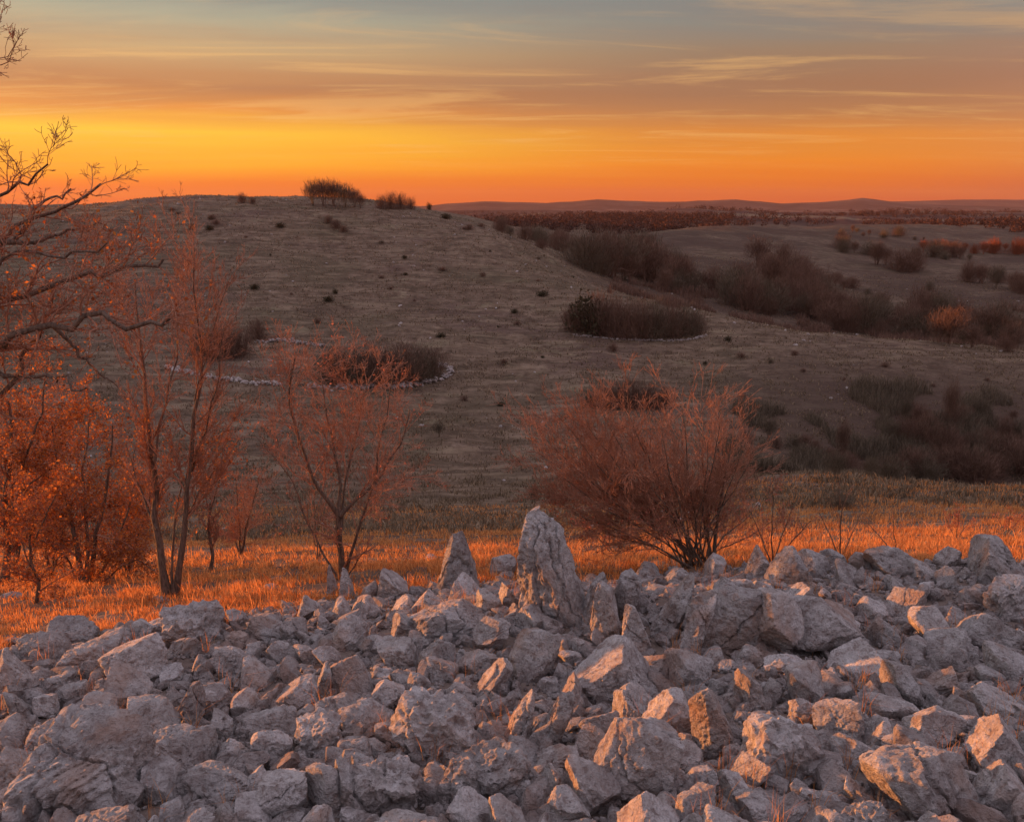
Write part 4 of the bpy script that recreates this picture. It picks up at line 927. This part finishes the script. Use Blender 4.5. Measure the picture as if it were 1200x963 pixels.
PB = {k: [bare_mesh(k + '_shape', *bush_proto(300 + 17 * i + len(k), k), mt) for i, mt in enumerate(mats)]
      for k, mats in {'bush': [M_scrub, M_scrub, M_scrub2], 'tree': [M_scrub, M_scrub, M_scrub2], 'juniper': [M_juniper, M_juniper]}.items()}
PB['litree'] = [bare_mesh('lit_tree_shape', *bush_proto(401, 'tree'), M_farwood_lit), bare_mesh('lit_tree_shape', *bush_proto(402, 'bush'), M_farwood_lit)]
rb = np.random.default_rng(8)
placed = []


def shrub(kind, px, py, hpx, wfac=1.0, name=None, label=None, cat=None, group=None, y0=25.0):
    h = hit(px, py, y0); s = 1 / depth_px(h); H_ = hpx * s
    me = PB[kind][int(rb.integers(len(PB[kind])))]
    o = bpy.data.objects.new(name or kind, me); C.objects.link(o); o.location = (h[0], h[1], h[2] - 0.04 * H_)
    o.scale = (H_ * wfac, H_ * wfac, H_); o.rotation_euler = (0, 0, rb.uniform(0, 6.28)); tag(o, label, cat, group); placed.append(o); return o


ORD = ['leftmost', 'second from left', 'third from left', 'fourth from left', 'fifth from left', 'sixth from left', 'seventh from left', 'eighth from left', 'ninth from left', 'tenth from left', 'eleventh from left', 'twelfth from left', 'thirteenth from left', 'fourteenth from left']


def cluster(kind, items, what, where, name, cat, group, wfac=1.0, y0=25.0):
    items = sorted(items); n = len(items)
    for i, it in enumerate(items):
        w_ = 'rightmost' if i == n - 1 and n > 1 else ORD[i]
        lab = f'{what} {where}' if n == 1 else f'{w_} {what} {where}'
        shrub(it[3] if len(it) > 3 else kind, it[0], it[1], it[2], wfac, name, lab, cat, group, y0)


cluster('tree', [(367, 241, 31), (380, 242, 34), (392, 242, 32), (404, 243, 30), (415, 243, 24), (423, 244, 17)], 'bare tree', 'in the row on the hill crest', 'leafless_tree', 'tree', 'row of trees on the crest', 1.0)
cluster('bush', [(447, 245, 17), (458, 245, 21), (470, 245, 20), (481, 245, 15)], 'dark bush', 'on the crest right of the tree row', 'bush', 'bush', 'bushes on the crest', .8)
cluster('juniper', [(503, 246, 9)], 'single small round bush', 'at the right end of the hill crest', 'bush', 'bush', None, .6)
cluster('bush', [(284, 238, 13), (296, 239, 9)], 'low bush', 'on the highest part of the crest, left of the tree row', 'bush', 'bush', None, .9)
cluster('bush', [(385, 262, 10), (394, 268, 12), (403, 272, 9)], 'low dark bush', 'on the slope below the tree row', 'bush', 'bush', 'bushes under the tree row', 1.1)
cluster('bush', [(386, 448, 44), (402, 450, 52), (418, 451, 46), (436, 452, 56), (455, 450, 50), (474, 449, 54), (492, 447, 48), (508, 441, 40)], 'brown leafless bush', 'of the thicket inside the curved stone wall', 'bush', 'bush', 'thicket inside the curved wall', .8)
cluster('bush', [(240, 418, 42), (262, 421, 46), (282, 418, 38), (302, 398, 28)], 'brown bush', 'in the thicket behind the twin trunk tree', 'bush', 'bush', 'thicket behind the tall tree', .8)
cluster('bush', [(672, 388, 36), (688, 390, 48, 'juniper'), (704, 392, 54), (720, 394, 46), (736, 396, 50), (752, 397, 46), (768, 396, 50), (786, 395, 46), (804, 393, 40), (816, 391, 28)], 'dark bush', 'of the thicket above the low wall on the middle slope', 'bush', 'bush', 'thicket above the low wall', .85)
cluster('bush', [(690, 476, 22), (706, 477, 28), (722, 478, 34), (742, 478, 40), (760, 478, 34), (778, 478, 28)], 'dim bush', 'on the slope directly behind the red shrub', 'bush', 'bush', 'bushes behind the red shrub', .9)
for (a, b, hh_, wf, lab) in [(626, 594, 30, .5, 'single dark upright bush in the shade between forked tree and red shrub'), (514, 512, 20, .9, 'faint low bush on the slope right of the forked tree crown'), (718, 412, 12, 1.0, 'small dark bush below the low wall'), (986, 596, 24, 1.3, 'spreading low dark bush on the near bank at right'),
                             (985, 545, 60, .35, 'thin bare tree above the near bank, right of the red shrub'), (1110, 510, 72, .35, 'tall thin bare tree in the dark hollow at right'), (1060, 500, 40, .5, 'faint bare tree in the dark hollow, left of the tall one'), (910, 525, 16, .8, 'small dark bush on the edge of the near bank beside the red shrub'), (955, 532, 18, .8, 'second small dark bush along the edge of the near bank')]:
    shrub('tree' if 'tree' in lab else 'bush', a, b, hh_, wf, 'leafless_tree' if 'tree' in lab else 'bush', lab, 'tree' if 'tree' in lab else 'bush')
# scattered dots on the open slope
land = [('the tree row on the crest', 390, 235), ('the curved stone wall', 515, 450), ('the low wall thicket', 745, 370), ('the red shrub', 790, 540), ('the forked tree', 400, 560), ('the twin trunk tree', 210, 560), ('the dark hollow', 1110, 500), ('the crest end', 540, 250), ('the far sunlit trees', 1150, 290), ('the second hill', 850, 262), ('the leftmost oak', 60, 520)]
usedb = set()
dots = [(195, 250), (215, 252), (245, 250), (258, 252), (240, 262), (262, 258), (232, 268), (300, 280), (395, 340), (372, 355), (372, 372), (470, 300), (480, 322), (455, 320), (450, 345), (475, 350), (510, 310), (540, 270), (556, 276), (535, 262), (575, 290), (560, 262),
        (436, 292), (330, 262), (350, 350), (600, 360), (620, 335), (640, 352), (585, 388), (565, 330), (612, 388), (520, 395), (556, 470), (575, 470), (600, 430), (640, 415), (855, 395), (870, 420), (905, 430), (940, 440), (830, 430), (880, 470), (905, 500), (1000, 440), (1050, 430), (1090, 450), (930, 410), (1150, 440), (640, 300), (660, 330), (300, 335), (320, 300)]
for (a, b) in dots:
    a += rb.uniform(-14, 14); b += rb.uniform(-8, 8); hp = rb.uniform(2.5, 8) ** 1.0; k = 'juniper' if rb.random() < .4 else 'bush'
    shrub(k, a, b, hp, rb.uniform(.9, 2.0), 'juniper' if k == 'juniper' else 'bush', relabel(a, b, 'tiny dark' if hp < 7 else 'small dark', 'juniper' if k == 'juniper' else 'bush', land, usedb, 70), 'bush', 'small bushes dotted over the pasture')
# belts of trees in the side valley: single ones, near to far
belt = []
for (x0_, yb0, x1_, yb1, n, h0, h1, spread) in [(585, 272, 700, 312, 10, 20, 28, 5), (640, 288, 720, 308, 7, 22, 30, 3), (690, 322, 800, 342, 12, 46, 58, 6), (720, 308, 800, 322, 7, 40, 48, 4), (790, 342, 905, 364, 11, 34, 42, 7), (900, 340, 960, 350, 5, 34, 40, 4), (860, 356, 1010, 390, 14, 36, 46, 7), (1000, 388, 1200, 410, 17, 32, 44, 7),
                                             (960, 360, 1080, 384, 8, 26, 34, 6), (1060, 372, 1200, 392, 9, 26, 36, 6), (885, 318, 945, 328, 6, 28, 34, 4), (985, 302, 1085, 334, 9, 22, 30, 9), (1130, 332, 1210, 346, 8, 22, 28, 5), (1070, 300, 1135, 305, 7, 18, 24, 2), (930, 330, 1010, 345, 7, 18, 24, 6), (980, 274, 1080, 282, 8, 10, 14, 2),
                                             (960, 558, 1210, 566, 17, 34, 46, 8), (1040, 530, 1210, 535, 12, 30, 42, 10), (1080, 500, 1210, 505, 8, 24, 34, 12), (880, 524, 990, 546, 7, 18, 28, 8)]:
    n = int(n * 1.3)
    for i in range(n):
        f = (i + rb.uniform(-.8, .8)) / max(n - 1, 1); belt.append((x0_ + (x1_ - x0_) * f, yb0 + (yb1 - yb0) * f + rb.uniform(-spread * 1.6, spread * .8), rb.uniform(h0, h1) * rb.choice([.5, .65, .8, .9, 1.0, 1.15])))
bl = [('the second hill top', 830, 262), ('the end of the low wall', 825, 395), ('the red shrub', 790, 540), ('the tall thin tree in the hollow', 1110, 500), ('the sunlit far trees', 1150, 290), ('the dark clump under the second hill', 750, 300), ('the bend of the side valley', 1000, 390), ('the crest end', 540, 250), ('the near bank edge', 1000, 545), ('the humped skyline boulder', 1160, 658)]
for (a, b, hp) in belt:
    k = 'tree' if rb.random() < .45 else 'bush'
    shrub(k, a, b, hp, rb.uniform(.7, 1.3), 'leafless_tree' if k == 'tree' else 'bush', relabel(a, b, ('low' if hp < 18 else 'tall' if hp > 32 else 'mid sized') + (' dark' if rb.random() < .5 else ' brown'), 'bare tree' if k == 'tree' else 'leafless bush', bl, usedb, 60), 'tree' if k == 'tree' else 'bush', 'trees and bushes of the side valley')
lit = [(1084 + 9.6 * k + rb.uniform(-3, 3), 298 - rb.uniform(0, 4), rb.uniform(9, 21)) for k in range(14)]
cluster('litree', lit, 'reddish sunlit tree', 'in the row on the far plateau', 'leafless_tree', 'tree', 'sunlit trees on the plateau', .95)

# far wood on the plateaus: reads as one mass
r = np.random.default_rng(31); n = 8500; Yw = 430 * (2400 / 430) ** r.random(n); tw = r.uniform(-0.35, 0.95, n); Xw = tw * Yw
nz = pnoise(np.stack([Xw / 160, Yw / 300, Xw * 0], 1)); keep = (r.random(n) < np.clip(.35 + 2.2 * nz, 0, 1)) & (ts.max() > tw); Xw = Xw[keep]; Yw = Yw[keep]; Zw = ground(Xw, Yw)
Hh = r.uniform(4, 8, len(Xw)); kk = 66
P_ = np.repeat(np.stack([Xw, Yw, Zw], 1), kk, 0); hh2 = np.repeat(Hh, kk); a = r.uniform(0, 6.28, len(P_)); q = r.random(len(P_)) ** .5 * .5 * hh2; zz = r.random(len(P_))
P_ += np.stack([q * np.cos(a), q * np.sin(a), hh2 * (.05 + .75 * zz * (1 - (q / hh2) ** 2))], 1)
V, q_ = leafquads(r, P_, 1.15); tag(mesh('far_wood', V, q_, M_farwood2), 'brown leafless woodland spread over the far plateaus', 'wood', kind='stuff')

r = np.random.default_rng(55)
def brush(n, y0, y1, t0, t1, h0, h1, thr, name, label, mat, wd):
    Yb = y0 * (y1 / y0) ** r.random(n); tb = r.uniform(t0, t1, n); Xb = tb * Yb
    nz = pnoise(np.stack([Xb / 5, Yb / 7, Xb * 0 + 3], 1)) + .5 * pnoise(np.stack([Xb / 16, Yb / 20, Xb * 0 + 8], 1)); ef = np.clip((tb - t0) / .12, 0, 1) * np.clip((y1 - Yb) / (y1 - y0) * 4, 0, 1)
    keep = nz * ef > thr; Xb = Xb[keep]; Yb = Yb[keep]; nz = nz[keep]; V, Fb = blades(Xb, Yb, ground(Xb, Yb), (h0 + (h1 - h0) * r.random(len(Xb))) * np.clip(.4 + nz, .3, 1.2), np.full(len(Xb), wd), r, .4)
    tag(mesh(name, V, Fb, mat), label, 'undergrowth', kind='stuff')
brush(150000, 50, 92, .22, .75, .5, 2.2, .10, 'undergrowth', 'dark leafless undergrowth filling the hollow beyond the near bank', M_scrub2, .05)
brush(150000, 136, 200, .06, .75, .6, 2.6, .16, 'undergrowth', 'brown leafless undergrowth along the side valley', M_scrub, .09)

# ------------------------------------------------------------------ dry stone walls on the slope
def wall(pts, hgt, label, seed, y0=40.0, per=260):
    r = np.random.default_rng(seed); H_ = [hit(a, b, y0) for a, b in pts]; line = resample([list(q) for q in H_], per)
    L = np.linalg.norm(np.diff(line, axis=0), axis=1).sum(); n = int(L / hgt * 12); u = r.uniform(0, per - 1.01, n); i = u.astype(int); f = (u - i)[:, None]; p = line[i] * (1 - f) + line[i + 1] * f
    p[:, :2] += r.normal(0, hgt * .28, (n, 2)); lev = r.random(n); z = ground(p[:, 0], p[:, 1]) + lev * hgt * .75 * np.clip(.55 + .6 * pnoise(np.stack([u / 18, u * 0 + seed, u * 0], 1)), .1, 1)
    kp = r.random(n) < np.clip(.75 + 1.3 * pnoise(np.stack([u / 9, u * 0 + seed + 5, u * 0], 1)), .05, 1); p = p[kp]; z = z[kp]; n = len(z)
    S = r.uniform(.09, .25, n) * hgt / .7; V, Fc = scatter(protos2, 2, p[:, 0], p[:, 1], z, S, r, .4)
    o = mesh('stone_wall', V, Fc, M_wallstone, False); tag(o, label, 'stone wall')


wall([(360, 455), (390, 455), (430, 455), (470, 454), (500, 450), (522, 444), (529, 436), (521, 430), (514, 428)], .85, 'curved dry stone wall hooking round the thicket on the slope', 1)
wall([(196, 432), (230, 440), (262, 445), (300, 450), (330, 452)], .75, 'straight dry stone wall seen through the crown of the twin trunk tree', 2)
wall([(300, 402), (330, 399), (355, 403), (380, 406)], .65, 'short broken stone wall above the curved one', 3)
wall([(672, 393), (700, 396), (740, 399), (780, 400), (815, 397), (828, 394)], .42, 'low stone wall along the foot of the dark thicket', 4)
# pale stones lying about on the pasture
r = np.random.default_rng(41); n = 1500; Yq = r.uniform(24, 230, n); tq = r.uniform(-.62, .62, n); nzq = pnoise(np.stack([tq * Yq / 14, Yq / 18, tq * 0], 1)); m = r.random(n) < np.clip(.12 + 1.3 * nzq, .02, 1); Xq = tq[m] * Yq[m]; Yq = Yq[m]
S = r.uniform(.05, .17, len(Xq)) * (1 + Yq / 160); V, Fc = scatter(protos2, 2, Xq, Yq, ground(Xq, Yq) + S * .1, S, r, .3)
tag(mesh('scattered_stones', V, Fc, M_wallstone, False), 'pale stones strewn thinly over the shaded pasture', 'stones', kind='stuff')
print('rocks', len(rocks), 'objects', len(bpy.data.objects))
